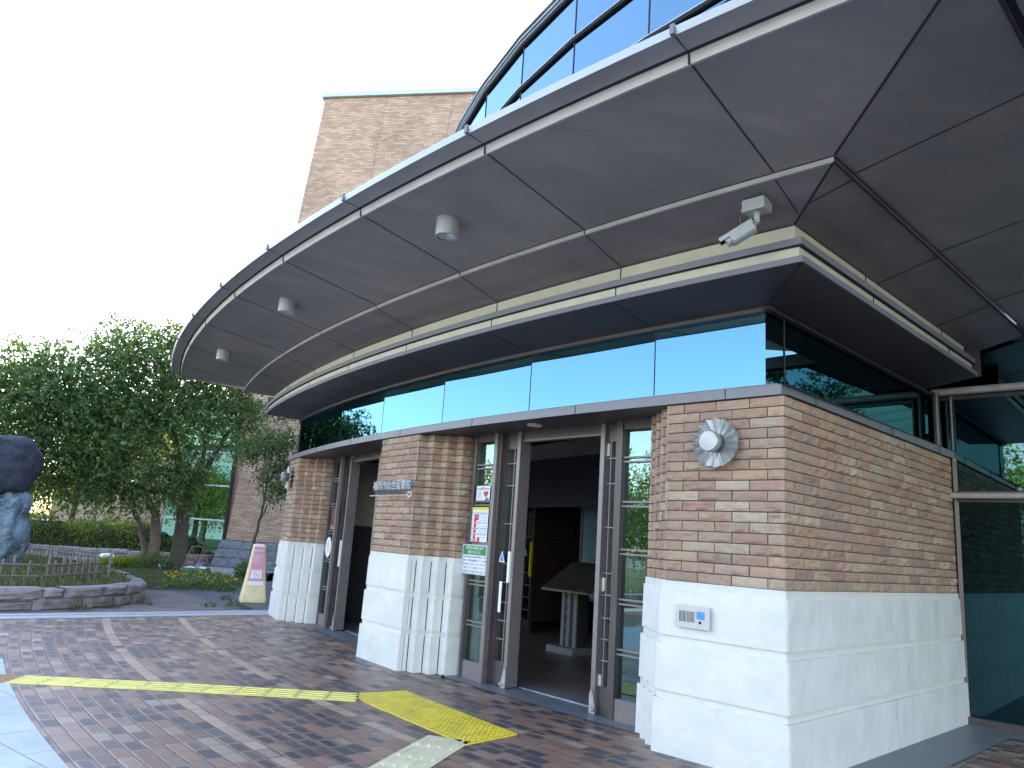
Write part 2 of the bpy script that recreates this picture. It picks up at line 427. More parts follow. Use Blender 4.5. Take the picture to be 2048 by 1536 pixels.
# ------------------------------------------------------------------ mesh helper
class MB:
    def __init__(s):
        s.v = []; s.f = []; s.mi = []; s.uv = []; s.col = []; s.sm = []
    def face(s, pts, mi=0, uv=None, c=None, sm=False):
        i = len(s.v)
        s.v += [tuple(p) for p in pts]
        s.f.append(tuple(range(i, i+len(pts))))
        s.mi.append(mi); s.uv.append(uv); s.col.append(c); s.sm.append(sm)
    def box(s, c, sz, rot=None, mi=0, col_=None):
        X = Matrix.Translation(c) @ (rot.to_4x4() if rot else Matrix.Identity(4))
        h = [v/2 for v in sz]
        P = [X @ Vector((a*h[0], b*h[1], e*h[2])) for a in (-1, 1) for b in (-1, 1) for e in (-1, 1)]
        for q in ((0, 1, 3, 2), (4, 6, 7, 5), (0, 4, 5, 1), (2, 3, 7, 6), (0, 2, 6, 4), (1, 5, 7, 3)):
            s.face([P[i] for i in q], mi, None, col_)
    def bar(s, a, b, wd, hg=None, mi=0, upv=(0, 0, 1)):
        a = Vector(a); b = Vector(b)
        dd = b-a
        L = dd.length
        if L < 1e-6: return
        x = dd/L
        u_ = Vector(upv)
        if abs(x.dot(u_)) > .98: u_ = Vector((1, 0, 0))
        y = u_.cross(x).normalized(); z = x.cross(y)
        s.box((a+b)/2, (L, wd, hg if hg else wd), Matrix((x, y, z)).transposed(), mi)
    def prism(s, poly, z0, z1, mi=0, top=True, bot=True):
        n = len(poly)
        ar = sum(poly[i][0]*poly[(i+1) % n][1]-poly[(i+1) % n][0]*poly[i][1] for i in range(n))
        if ar < 0: poly = list(poly)[::-1]
        for i in range(n):
            a, b = poly[i], poly[(i+1) % n]
            L = math.dist(a[:2], b[:2])
            s.face([(a[0], a[1], z0), (b[0], b[1], z0), (b[0], b[1], z1), (a[0], a[1], z1)], mi, [(0, z0), (L, z0), (L, z1), (0, z1)])
        if top: s.face([(p[0], p[1], z1) for p in poly], mi)
        if bot: s.face([(p[0], p[1], z0) for p in poly][::-1], mi)
    def tube(s, pts, rad, n=8, mi=0, cap=True):
        pts = [Vector(p) for p in pts]
        if not isinstance(rad, (list, tuple)): rad = [rad]*len(pts)
        rings = []
        ref = Vector((0, 0, 1))
        for i, p in enumerate(pts):
            t = (pts[min(i+1, len(pts)-1)]-pts[max(i-1, 0)]).normalized()
            r0 = ref if abs(t.dot(ref)) < .95 else Vector((1, 0, 0))
            a = t.cross(r0).normalized(); b = t.cross(a)
            rings.append([p+(a*math.cos(2*math.pi*k/n)+b*math.sin(2*math.pi*k/n))*rad[i] for k in range(n)])
        for i in range(len(rings)-1):
            A, B = rings[i], rings[i+1]
            for k in range(n):
                s.face([A[k], A[(k+1) % n], B[(k+1) % n], B[k]], mi, None, None, True)
        if cap:
            s.face(rings[0], mi); s.face(rings[-1][::-1], mi)
    def lathe(s, o, axis, prof, n=24, mi=0, mis=None):
        """prof = [(radius, distance along axis)]"""
        o = Vector(o); ax = Vector(axis).normalized()
        r0 = Vector((0, 0, 1)) if abs(ax.z) < .9 else Vector((1, 0, 0))
        a = ax.cross(r0).normalized(); b = ax.cross(a)
        for j in range(len(prof)-1):
            (ra, da), (rb, db) = prof[j], prof[j+1]
            for k in range(n):
                t0, t1 = 2*math.pi*k/n, 2*math.pi*(k+1)/n
                d0 = a*math.cos(t0)+b*math.sin(t0); d1 = a*math.cos(t1)+b*math.sin(t1)
                q = [o+ax*da+d0*ra, o+ax*da+d1*ra, o+ax*db+d1*rb, o+ax*db+d0*rb]
                if ra < 1e-6: q = q[1:]
                elif rb < 1e-6: q = q[:3]
                s.face(q, mis[j] if mis else mi, None, None, True)
    def build(s, name, mats, parent=None, merge=False):
        me = bpy.data.meshes.new(name)
        me.from_pydata(s.v, [], s.f)
        mats = mats if isinstance(mats, (list, tuple)) else [mats]
        for m in mats: me.materials.append(m)
        me.polygons.foreach_set('material_index', s.mi)
        me.polygons.foreach_set('use_smooth', s.sm)
        if any(u is not None for u in s.uv):
            ul = me.uv_layers.new(name='UVMap')
            k = 0
            for fi, f in enumerate(s.f):
                for j in range(len(f)):
                    if s.uv[fi]: ul.data[k].uv = s.uv[fi][j]
                    k += 1
        if any(c is not None for c in s.col):
            ca = me.color_attributes.new('tone', 'FLOAT_COLOR', 'CORNER')
            k = 0
            for fi, f in enumerate(s.f):
                c = s.col[fi] or (.3, .2, .15)
                for j in range(len(f)):
                    ca.data[k].color = (*c[:3], 1); k += 1
        me.update()
        o = bpy.data.objects.new(name, me)
        col.objects.link(o)
        if merge or any(s.sm):
            bm = bmesh.new(); bm.from_mesh(me)
            bmesh.ops.remove_doubles(bm, verts=bm.verts, dist=1e-5)
            bm.to_mesh(me); bm.free()
            me.set_sharp_from_angle(angle=R(32))
        if parent: o.parent = parent
        return o

    def build_each(s, name, mats, parent=None, n=6):
        """one object per box"""
        for i in range(0, len(s.f), n):
            m = MB()
            for k in range(i, min(i+n, len(s.f))):
                m.face([s.v[j] for j in s.f[k]], s.mi[k], s.uv[k], s.col[k], s.sm[k])
            m.build(name, mats, parent)

def tag(o, label=None, cat=None, group=None, kind=None):
    if label: o['label'] = label
    if cat: o['category'] = cat
    if group: o['group'] = group
    if kind: o['kind'] = kind
    return o

def thing(name, label, cat, group=None, loc=(0, 0, 0)):
    o = bpy.data.objects.new(name, None)
    col.objects.link(o)
    o.empty_display_size = .2
    tag(o, label, cat, group)
    return o

def move_origin(root, loc):
    """put an Empty at its thing's base while the parts stay where they are"""
    root.location = loc
    for c in root.children:
        c.matrix_parent_inverse = Matrix.Translation(loc).inverted()

def PA(r, a, z=None):
    p = (CX+r*math.sin(R(a)), CY+r*math.cos(R(a)))
    return p if z is None else (*p, z)

def arc_face(mb, r0, z0, r1, z1, a0, a1, mi=0, n=24, a0b=None, a1b=None, sm=False):
    """strip from ring (r0,z0) to ring (r1,z1); the end angles may differ per ring"""
    a0b = a0 if a0b is None else a0b; a1b = a1 if a1b is None else a1b
    for i in range(n):
        t, t2 = i/n, (i+1)/n
        mb.face([PA(r0, a0+(a1-a0)*t, z0), PA(r0, a0+(a1-a0)*t2, z0), PA(r1, a0b+(a1b-a0b)*t2, z1), PA(r1, a0b+(a1b-a0b)*t, z1)], mi, None, None, sm)

def arc_box(mb, r0, r1, z0, z1, a0, a1, mi=0, n=24):
    arc_face(mb, r1, z0, r1, z1, a0, a1, mi, n)
    arc_face(mb, r0, z1, r0, z0, a0, a1, mi, n)
    arc_face(mb, r0, z0, r1, z0, a0, a1, mi, n)
    arc_face(mb, r1, z1, r0, z1, a0, a1, mi, n)
    for a in (a0, a1):
        mb.face([PA(r0, a, z0), PA(r1, a, z0), PA(r1, a, z1), PA(r0, a, z1)], mi)

def foliage(name, pts, nrm, size, mat, parent=None, aspect=.42, tone=None, droop=.3, seed=0, spread=1.0):
    """one leaf-shaped quad per point"""
    rng = np.random.default_rng(seed)
    n = len(pts)
    P = np.array(pts, dtype=np.float64)
    dirv = rng.normal(size=(n, 3))*spread
    if nrm is not None: dirv += np.array(nrm)*.8
    dirv[:, 2] -= droop
    dirv /= np.linalg.norm(dirv, axis=1)[:, None]+1e-9
    q = rng.normal(size=(n, 3)); q[:, 2] += .6
    side = np.cross(dirv, q); side /= np.linalg.norm(side, axis=1)[:, None]+1e-9
    nn = np.cross(side, dirv)
    L = size*rng.uniform(.6, 1.35, n)[:, None]
    W = L*aspect
    V = np.empty((n, 4, 3))
    V[:, 0] = P-dirv*L*.5
    V[:, 1] = P+side*W*.5+nn*L*.10
    V[:, 2] = P+dirv*L*.5
    V[:, 3] = P-side*W*.5+nn*L*.10
    me = bpy.data.meshes.new(name)
    me.vertices.add(n*4); me.vertices.foreach_set('co', V.reshape(-1))
    me.loops.add(n*4); me.loops.foreach_set('vertex_index', np.arange(n*4, dtype=np.int32))
    me.polygons.add(n); me.polygons.foreach_set('loop_start', np.arange(0, n*4, 4, dtype=np.int32))
    me.update(calc_edges=True)
    me.materials.append(mat)
    tn = rng.uniform(0, 1, n) if tone is None else np.clip(np.array(tone)+rng.normal(0, .2, n), 0, 1)
    ca = me.color_attributes.new('tone', 'FLOAT_COLOR', 'CORNER')
    cc = np.ones((n*4, 4)); cc[:, :3] = np.repeat(tn, 4)[:, None]
    ca.data.foreach_set('color', cc.reshape(-1).astype(np.float32))
    o = bpy.data.objects.new(name, me); col.objects.link(o)
    if parent: o.parent = parent
    return o

# ------------------------------------------------------------------ ground
KD = Vector((.7126, .7016)); KN = Vector((.7016, -.7126))   # kerb direction and the side towards the plaza
K0 = Vector((-7.54, 12.21))
def KP(along, off): q = K0+KD*along+KN*off; return (q.x, q.y)

W1 = Vector((2.14, 5.87)); U = Vector((.7219, .6920)); NN = Vector((.6920, -.7219))
def SW(al, off, z=None):
    q = W1+U*al+NN*off
    return (q.x, q.y) if z is None else (q.x, q.y, z)
def sheet(name, poly, z, mat, kind='structure'):
    b = MB(); b.face([(p[0], p[1], z) for p in poly], 0)
    o = b.build(name, mat)
    if kind: o['kind'] = kind
    return o
sheet('ground', [(-900, -900), (900, -900), (900, 900), (-900, 900)], -.012, M['asphalt'])
sheet('plaza_paving', [KP(-22, .69), KP(22, .69), (30, 30), (30, -40), (-40, -40)], 0, M['pavers'])
sheet('side_paving', [KP(-22, 0), KP(-22, -4.2), KP(-1, -3.5), KP(3.2, -5.6), KP(8, -9), KP(12, -2), KP(12, 0)], 0, M['side_pavers'])
sheet('slate_paving', [(-8.4, 18.3), (-7.4, 18.25), (-6.4, 17.1), (-5.15, 15.2), (-2, 16.5), (-1, 26), (-8, 28.5), (-8.6, 23)], .004, M['dark_pavers'])
sheet('unseen_dark_ground', [SW(-40, 3.6), SW(40, 3.6), SW(40, 60), SW(-40, 60)], .006, M['unseen_dark_ground'])  # dark sheet out of view, added to cut bounce onto the right soffit
b = MB()
arc_face(b, 33.38, .004, 39.5, .004, -150, -123.5, 0, 40)
tag(b.build('granite_paving', M['granite']), kind='structure')
sheet('walkway', [(-24, 20), (-18.5, 24.2), (-13.2, 24.2), (-10.9, 26.2), (-8.3, 23.2), (-5.5, 24), (-5.5, 29.5), (-10, 33), (-16.4, 30.9), (-24, 26.5)], .004, M['walk'])
sheet('lawn', [(-60, -30), (-24, -30), (-19.5, -4), (-19.5, 6), (-40, 16), (-70, 20)], .006, M['lawn'])
b = MB()
for i in range(30):
    a0 = -20+i*1.36
    for o0, o1 in ((.02, .25), (.33, .67)):
        q = [KP(a0, o0), KP(a0+1.352, o0), KP(a0+1.352, o1), KP(a0, o1)]
        b.prism(q, -.008, .012)
k_ = b.build('kerb_strip', M['kerb']); k_['kind'] = 'structure'
sheet('drain_gap', [KP(-20, .0), KP(21, .0), KP(21, .69), KP(-20, .69)], .003, M['kerbgap'])
b = MB()
arc_face(b, 28.45, .005, 29.18, .005, -136.2, -114.6, 0, 30)
b.face([SW(.0, -.1, .005), SW(6, -.1, .005), SW(6, .52, .005), SW(.0, .52, .005)])
b.face([SW(4.0, .52, .006), SW(4.0, 9, .006), SW(3.62, 9, .006), SW(3.62, .52, .006)])
tag(b.build('threshold_strip', M['sill']), kind='structure')

# tactile paving
def tactile_run(name, pts, wd, mat, mi_bars, label, seed=1, step=.3):
    rnd = random.Random(seed)
    b = MB()
    tot = 0
    for (p, q) in zip(pts[:-1], pts[1:]):
        p = Vector(p); q = Vector(q); dd = q-p; L = dd.length; x = dd/L; y = Vector((-x.y, x.x))
        n = max(1, round(L/step)); st = L/n
        ang = math.atan2(x.y, x.x)
        for i in range(n):
            c = p+x*(i+.5)*st
            b.box((c.x, c.y, .006), (st-.005, wd, .008), Matrix.Rotation(ang+rnd.uniform(-.006, .006), 3, 'Z'), 0)
            for j in range(4):
                o = (j-1.5)*wd/4
                cc = c+y*o
                b.box((cc.x, cc.y, .0125), (st-.05, .022, .005), Matrix.Rotation(ang, 3, 'Z'), 0)
                b.box((cc.x, cc.y, .0145), (st-.065, .012, .005), Matrix.Rotation(ang, 3, 'Z'), 0)
    o = b.build(name, mat)
    tag(o, label, 'tactile paving')
    return o
tactile_run('tactile_strip', [(-4.48, 7.665), (-3.0, 7.80), (-1.28, 7.88)], .37, [M['tactile_pale']], 0, 'long straight yellow tactile strip crossing the brick plaza from the left')
tactile_run('tactile_strip', [(-4.80, 7.635), (-4.49, 7.664)], .37, [M['tactile_brown']], 0, 'short ochre tactile tile on the pale granite at the left edge')
tactile_run('tactile_strip', [(-.31, 6.545), (-.52, 5.9), (-.75, 5.15)], .36, [M['tactile_cream']], 0, 'pale cream tactile strip running from the yellow block towards the viewer')
b = MB()
p0 = Vector((-.99, 8.25)); ex = Vector((.615, -.79)).normalized(); ey = Vector((-ex.y, ex.x))*-1
quad = [Vector((-1.39, 8.02)), Vector((-.88, 8.36)), Vector((.24, 6.84)), Vector((-.17, 6.39)), Vector((-1.10, 7.58))]
b.prism([tuple(q) for q in quad], .0, .010)
def inside(pt, poly, m=.02):
    n = len(poly); r_ = True
    for i in range(n):
        a, c = poly[i], poly[(i+1) % n]
        e = (c-a).normalized(); d_ = e.x*(pt.y-a.y)-e.y*(pt.x-a.x)
        if d_ > -m: r_ = False
    return r_
for i in range(-3, 50):
    for j in range(-12, 20):
        q = Vector((-1.2, 8.1))+ex*(i*.056)+ey*(j*.056)
        if inside(q, quad):
            b.lathe((q.x, q.y, .010), (0, 0, 1), [(.017, 0), (.011, .005), (0, .005)], 8)
for t in (.33, .66):
    a_ = quad[1].lerp(quad[2], t); c_ = quad[4].lerp(quad[3], t)
    b.bar((a_.x, a_.y, .0098), (c_.x, c_.y, .0098), .004, .002, 1)
tag(b.build('tactile_block', [M['tactile'], M['joint']]), 'bright yellow dotted tactile block in front of the open doors', 'tactile paving')

# ------------------------------------------------------------------ entrance building
bld = thing('entrance_building', 'low curved brick and white stone entrance with wide dark canopy', 'building')
rnd = random.Random(7)
TONES = [(.48, .325, .23), (.50, .345, .24), (.47, .325, .24), (.43, .30, .23), (.51, .365, .26), (.53, .42, .31), (.47, .30, .225),
         (.41, .295, .235), (.50, .37, .27), (.46, .33, .25), (.52, .42, .31), (.49, .33, .23)]

def brick_faces(mb, A, B, z0, z1, L=.305, depth=.024, rough=.018, seed=0, gap=.0095, corner=True):
    """courses of rock-faced bricks on the wall line A->B (outside lies to the right of A->B)"""
    rn = random.Random(seed)
    A = Vector(A); B = Vector(B); dd = B-A; T = dd.length; x = dd/T; nrm = Vector((x.y, -x.x))
    nc = 18; hc = (z1-z0)/nc
    for i in range(nc):
        za = z0+i*hc+gap/2; zb = z0+(i+1)*hc-gap/2
        if T < .22: cuts = [0, T]
        else:
            st = (.5*L if i % 2 else 0)
            cuts = [0]
            t = st if st > 0 else L
            while t < T-.05:
                cuts.append(t); t += L
            cuts.append(T)
        for p, q in zip(cuts[:-1], cuts[1:]):
            if q-p < .02: continue
            tone = rn.choice(TONES); k_ = rn.uniform(.82, 1.0); tone = tuple(v*k_ for v in tone)
            a = p+(gap/2 if p > 0 else -depth*.9*(1 if corner else 0)); c = q-(gap/2 if q < T else -depth*.9*(1 if corner else 0))
            nx = max(2, int((c-a)/.035)); nz = 4
            amp = rough*rn.choice((.25, .5, 1, 1.3))
            sx, sz = rn.uniform(0, 99), rn.uniform(0, 99)
            base = depth+rn.uniform(-.003, .003)
            G = []
            for iz in range(nz+1):
                rowv = []
                for ix in range(nx+1):
                    s_ = a+(c-a)*ix/nx; z = za+(zb-za)*iz/nz
                    edge = (ix in (0, nx)) + (iz in (0, nz))
                    dpt = base + (mnoise.noise(Vector((s_*11+sx, z*17+sz, i*1.7)))*amp*1.4)
                    dpt = max(dpt, base-.009)
                    if edge: dpt = base-.004-.002*edge
                    pt = A+x*s_+nrm*dpt
                    rowv.append((pt.x, pt.y, z))
                G.append(rowv)
            for iz in range(nz):
                for ix in range(nx):
                    mb.face([G[iz][ix], G[iz][ix+1], G[iz+1][ix+1], G[iz+1][ix]], 0, None, tone)
            def back(pt): return (pt[0]-nrm.x*(base+.006), pt[1]-nrm.y*(base+.006), pt[2])
            for ix in range(nx):
                mb.face([back(G[0][ix]), back(G[0][ix+1]), G[0][ix+1], G[0][ix]], 0, None, tone)
                mb.face([G[nz][ix], G[nz][ix+1], back(G[nz][ix+1]), back(G[nz][ix])], 0, None, tone)
            for iz in range(nz):
                mb.face([back(G[iz][0]), G[iz][0], G[iz+1][0], back(G[iz+1][0])], 0, None, tone)
                mb.face([G[iz][nx], back(G[iz][nx]), back(G[iz+1][nx]), G[iz+1][nx]], 0, None, tone)

def offset_line(pts, d_):
    """offset an open polyline to its right by d_ (mitred)"""
    out = []
    n = len(pts)
    for i in range(n):
        p = Vector(pts[i])
        ns = []
        if i > 0:
            e = (p-Vector(pts[i-1])).normalized(); ns.append(Vector((e.y, -e.x)))
        if i < n-1:
            e = (Vector(pts[i+1])-p).normalized(); ns.append(Vector((e.y, -e.x)))
        if len(ns) == 2:
            m = (ns[0]+ns[1]); m = m/ max(.2, m.dot(ns[0]))
        else: m = ns[0]
        q = p+m*d_
        out.append((q.x, q.y))
    return out

def pier(profile, longs, seed, label, parent):
    """profile: plan points of the visible outline, outside to the right of travel"""
    body = MB(); br = MB(); st = MB()
    inner = offset_line(profile, -.012)
    for a, c in zip(inner[:-1], inner[1:]):
        body.face([(a[0], a[1], 1.30), (c[0], c[1], 1.30), (c[0], c[1], 2.845), (a[0], a[1], 2.845)])
    line = offset_line(profile, -.020)
    for i, (a, c) in enumerate(zip(line[:-1], line[1:])):
        brick_faces(br, a, c, 1.342, 2.838, seed=seed*31+i)
    p = body.build('brick_pier', M['mortar'], parent)
    if label: p['label'] = label
    br.build('brick_facing', M['brick'], p)
    # white base: three battered courses of panels with recessed bands between
    zs = [(.0, .416, .048), (.474, .847, .036), (.907, 1.282, .024)]
    bands = [(.412, .478, .024), (.843, .911, .014), (1.278, 1.342, .010)]
    for (za, zb, off) in bands:
        l1 = offset_line(profile, off)
        for a, c in zip(l1[:-1], l1[1:]):
            st.face([(a[0], a[1], za), (c[0], c[1], za), (c[0], c[1], zb), (a[0], a[1], zb)], 1)
        if zb > 1.3:
            l0 = offset_line(profile, -.10)
            for a, c, e, f in zip(l1[:-1], l1[1:], l0[1:], l0[:-1]):
                st.face([(a[0], a[1], zb), (c[0], c[1], zb), (e[0], e[1], zb), (f[0], f[1], zb)], 1)
    for ci, (za, zb, off) in enumerate(zs):
        lo = offset_line(profile, off+.004); lt = offset_line(profile, off); back = offset_line(profile, -.02)
        ns = len(profile)-1
        for i in range(ns):
            A, B = Vector(lo[i]), Vector(lo[i+1]); At, Bt = Vector(lt[i]), Vector(lt[i+1])
            L = (B-A).length
            cuts = [0]
            if i in longs:
                m = longs[i]
                if m == 1: cuts.append(.5 if ci != 1 else .62)
                else:
                    cuts += [(j+(.5 if ci % 2 else .0)+.32)/m for j in range(m)]
                    cuts = [q for q in cuts if q < .97]
            cuts.append(1)
            inset = .010 if L > .3 else .008
            for p_, q_ in zip(cuts[:-1], cuts[1:]):
                g0 = (inset if p_ == 0 else .0045)/L; g1 = (inset if q_ == 1 else .0045)/L
                nx = max(2, int((q_-p_)*L/.05)); nz = 6
                e = (B-A).normalized(); nrm = Vector((e.y, -e.x))
                G = []
                for iz in range(nz+1):
                    tz = iz/nz; rowv = []
                    for ix in range(nx+1):
                        s_ = p_+g0+(q_-g1-p_-g0)*ix/nx
                        pt = A.lerp(B, s_).lerp(At.lerp(Bt, s_), tz)
                        z = za+(zb-za)*tz
                        dp = 0
                        if 0 < ix < nx and 0 < iz < nz:
                            dp = .008*mnoise.noise(Vector((pt.x*2.3+seed, pt.y*2.3, z*4+ci*5)))+.007*(.5-abs(mnoise.noise(Vector((pt.x*4+z*2, pt.y*4, z*3+seed+ci)))))
                        pt = pt+nrm*dp
                        rowv.append((pt.x, pt.y, z))
                    G.append(rowv)
                for iz in range(nz):
                    for ix in range(nx):
                        st.face([G[iz][ix], G[iz][ix+1], G[iz+1][ix+1], G[iz+1][ix]], 0, None, None, True)
                def bk(pt): return (pt[0]-nrm.x*.03, pt[1]-nrm.y*.03, pt[2])
                for ix in range(nx):
                    st.face([bk(G[0][ix]), bk(G[0][ix+1]), G[0][ix+1], G[0][ix]], 1)
                    st.face([G[nz][ix], G[nz][ix+1], bk(G[nz][ix+1]), bk(G[nz][ix])], 0)
                for iz in range(nz):
                    st.face([bk(G[iz][0]), G[iz][0], G[iz+1][0], bk(G[iz+1][0])], 0)
                    st.face([G[iz][nx], bk(G[iz][nx]), bk(G[iz+1][nx]), G[iz+1][nx]], 0)
    st.build('stone_base', [M['white'], M['groove']], p)
    return p

def steps(aa, sgn, r0=29.47, n=4, dr=.122, da=.295):
    """plan points of the stepped ribs; returns points going away from the main face"""
    pts = []
    a, r = aa, r0
    for i in range(n):
        pts.append((r, a)); r2 = r-dr
        pts.append((r2, a))
        a += sgn*da; r = r2
    pts.append((r-.12, pts[-1][1]))
    return pts[:-1]

# order: outside on the right of travel => travel with decreasing |x|: from far (-113) to near (-136) keeps the outside on the right
def ring_pts(lst): return [PA(r, a) for r, a in lst]
near_prof = [(28.6, -133.10), (29.08, -133.10), (29.08, -133.10), ]
def stepped(a_main0, a_main1, left, right, r0=29.47, dr=.125, da=.285, n=3):
    """main face from a_main0 (far side) to a_main1 (near side); stepped ribs on the chosen sides"""
    pts = []
    if left:
        a = a_main0+n*da; r = r0-n*dr
        pts.append((r-.5, a))
        pts.append((r, a))
        for i in range(n):
            a -= da
            pts.append((r, a)); r += dr; pts.append((r, a))
    else:
        pts.append((r0, a_main0))
    pts.append((r0, a_main1)) if True else None
    if right:
        a = a_main1; r = r0
        for i in range(n):
            r -= dr; pts.append((r, a)); a -= da; pts.append((r, a))
        pts.append((r-.5, a))
    return pts
# far pier: main -114.8..-116.62, ribs on the near side
profL = [PA(26.5, -115.0)]+ring_pts(stepped(-114.85, -116.62, False, True))
pier(profL, {1: 1, 0: 3}, 3, None, bld)
profM = ring_pts(stepped(-124.42, -126.42, True, True))
pier(profM, {8: 1}, 5, None, bld)
ptsR = stepped(-133.97, -136.02, True, False)
profR = ring_pts(ptsR)[:-1]+[tuple(W1)]+[SW(4.06, 0), SW(4.06, -.5)]
pier(profR, {8: 1, 9: 4}, 9, None, bld)

MODS = [-114.35-3.2*i for i in range(8)]     # cladding joints
# coping (metal band over the piers and doors), with its stepped sill
b = MB()
cr0, cr1 = 28.55, 29.50
capz0, capz1 = 2.842, 2.922
arc_face(b, cr1, capz0, cr1, capz1, -136.04, -114.7, 0, 80)
arc_face(b, cr1, capz1, cr1-.12, capz1+.006, -136.04, -114.7, 0, 80, -135.9, -115.1)
arc_face(b, cr1-.075, capz1+.004, cr1-.075, capz1+.03, -135.92, -115.1, 1, 80)
arc_face(b, cr1-.075, capz1+.03, 29.39, capz1+.036, -135.92, -115.1, 1, 80)
arc_face(b, cr0, capz0, cr1, capz0, -136.04, -114.7, 2, 80)
e0, e1 = PA(cr1, -136.04), SW(4.10, .03)
b.face([(*e0, capz0), (*e1, capz0), (*e1, capz1), (*e0, capz1)], 0)
b.face([(*SW(.0, .035), capz1), (*SW(4.1, .03), capz1), (*SW(4.1, -.2), capz1+.006), (*SW(.0, -.2), capz1+.006)], 0)
b.face([(*SW(4.1, .03), capz0), (*SW(4.1, -.3), capz0), (*SW(4.1, -.3), capz1), (*SW(4.1, .03), capz1)], 0)
b.face([(*SW(0, .03), capz0), (*SW(4.1, .03), capz0), (*SW(4.1, -.5), capz0), (*SW(0, -.5), capz0)], 2)
b.face([(*PA(cr1, -114.7), capz0), (*PA(cr1-1, -114.9), capz0), (*PA(cr1-1, -114.9), capz1), (*PA(cr1, -114.7), capz1)], 0)
for m in MODS:
    a = m-1.55
    if a < -136: continue
    b.box(PA(cr1+.0005, a, (capz0+capz1)/2), (.006, .006, capz1-capz0), Matrix.Rotation(-R(a), 3, 'Z'), 3)
for al in (.5, 2.2, 3.6):
    b.box(SW(al, .033, (capz0+capz1)/2), (.006, .006, capz1-capz0), None, 3)
b.build('coping', [M['coping'], M['greyband'], M['soffit_dark'], M['joint']], bld)

# clerestory glazing: one flat pane per module
def pane(name, p, q, z0, z1, mat, parent, uv=None):
    b = MB(); b.face([(p[0], p[1], z0), (q[0], q[1], z0), (q[0], q[1], z1), (p[0], p[1], z1)], 0)
    return b.build(name, mat, parent)
cl = MB()
gm = [-115.6, -117.6]+[-117.6-3.2*i for i in range(1, 6)]+[-135.72]
cler = MB(); cler.box(PA(29.35, -125, 2.94), (.01, .01, .01)); 
clm = MB()
for a, c in zip(gm[:-1], gm[1:]):
    pane('clerestory_pane', PA(29.41, a), PA(29.41, c), 2.955, 3.585, M['glass'], bld)
    clm.box(PA(29.405, c, 3.27), (.012, .012, .62), Matrix.Rotation(-R(c), 3, 'Z'), 0)
arc_box(clm, 29.38, 29.455, 3.565, 3.60, -135.85, -115.4, 1, 60)
pane('clerestory_pane', SW(.03, -.17), SW(.35, -.17), 2.955, 3.585, M['glass_side'], bld)
pane('clerestory_pane', SW(.36, -.17), SW(4.08, -.17), 2.955, 3.585, M['glass_side'], bld)
clm.bar(SW(.355, -.168, 2.95), SW(.355, -.168, 3.58), .012, .012, 0)
clm.bar(SW(.0, -.15, 3.583), SW(4.08, -.15, 3.583), .06, .03, 0)
clm.build('clerestory_frame', [M['joint'], M['frame']], bld)

# canopy ------------------------------------------------------------
def a_far(r):
    pts = [(29.40, -115.5), (30.0, -114.7), (30.43, -113.4), (31.61, -111.8), (31.8, -111.6)]
    return float(np.interp(r, [p[0] for p in pts], [p[1] for p in pts]))
# near end of every ring is where it meets the straight side wing (x close to 2.04)
def a_near(r):
    return math.degrees(math.atan2(2.04-CX, -math.sqrt(r*r-(2.04-CX)**2)))
def side_off(r): return float(np.interp(r, [29.45, 29.92, 30.03, 30.44, 31.61, 31.8], [-.15, .34, .44, .86, 1.95, 2.12]))
def side_along(r):
    q = Vector(PA(r, a_near(r)))-W1
    return q.dot(U), q.dot(NN)
ALF = 4.04
def profile_strip(mb, r0, z0, r1, z1, mi, end=None, n=56, side=True):
    end = ALF if end is None else end
    arc_face(mb, r0, z0, r1, z1, a_near(r0), a_far(r0), mi, n, a_near(r1), a_far(r1), True)
    if not side: return
    s0, o0 = side_along(r0); s1, o1 = side_along(r1)
    mb.face([SW(s0, o0, z0), SW(end, o0, z0), SW(end, o1, z1), SW(s1, o1, z1)], mi)
can = thing('canopy_tmp', '', ''); bpy.data.objects.remove(can)
c_main = MB()
profile_strip(c_main, 30.445, 4.222, 31.60, 4.44, 0)          # main soffit
c_main.face([PA(30.445, a_far(30.445), 4.222), PA(31.6, a_far(31.6), 4.44), PA(31.6, a_far(31.6), 4.56), PA(29.9, a_far(29.9), 4.56), PA(29.9, a_far(29.9), 4.05)], 0)
canopy = c_main.build('canopy', M['soffit'], bld)
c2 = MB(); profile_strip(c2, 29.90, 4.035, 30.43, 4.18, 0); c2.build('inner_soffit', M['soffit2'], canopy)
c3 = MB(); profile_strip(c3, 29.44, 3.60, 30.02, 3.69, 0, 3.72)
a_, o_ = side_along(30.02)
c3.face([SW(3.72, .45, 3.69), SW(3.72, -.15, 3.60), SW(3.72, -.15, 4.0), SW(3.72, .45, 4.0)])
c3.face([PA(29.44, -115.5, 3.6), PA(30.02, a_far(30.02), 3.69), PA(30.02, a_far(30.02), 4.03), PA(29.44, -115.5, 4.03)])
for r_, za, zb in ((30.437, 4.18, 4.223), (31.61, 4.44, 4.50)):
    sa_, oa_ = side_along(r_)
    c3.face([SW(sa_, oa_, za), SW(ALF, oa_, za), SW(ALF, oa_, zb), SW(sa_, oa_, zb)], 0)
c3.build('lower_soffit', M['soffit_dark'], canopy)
fb = MB()
Z = [3.690, 3.738, 3.828, 3.890, 4.030]
profile_strip(fb, 30.035, Z[0], 30.035, Z[1], 0, 3.74)
profile_strip(fb, 30.035, Z[1], 29.985, Z[1]+.004, 0, 3.74)
profile_strip(fb, 29.985, Z[1], 29.985, Z[2], 1, 3.69)
profile_strip(fb, 29.985, Z[2], 30.020, Z[2]+.004, 2, 3.71)
profile_strip(fb, 30.020, Z[2]+.006, 30.020, Z[3], 0, 3.71)
profile_strip(fb, 30.020, Z[3], 29.925, Z[3]+.004, 0, 3.71)
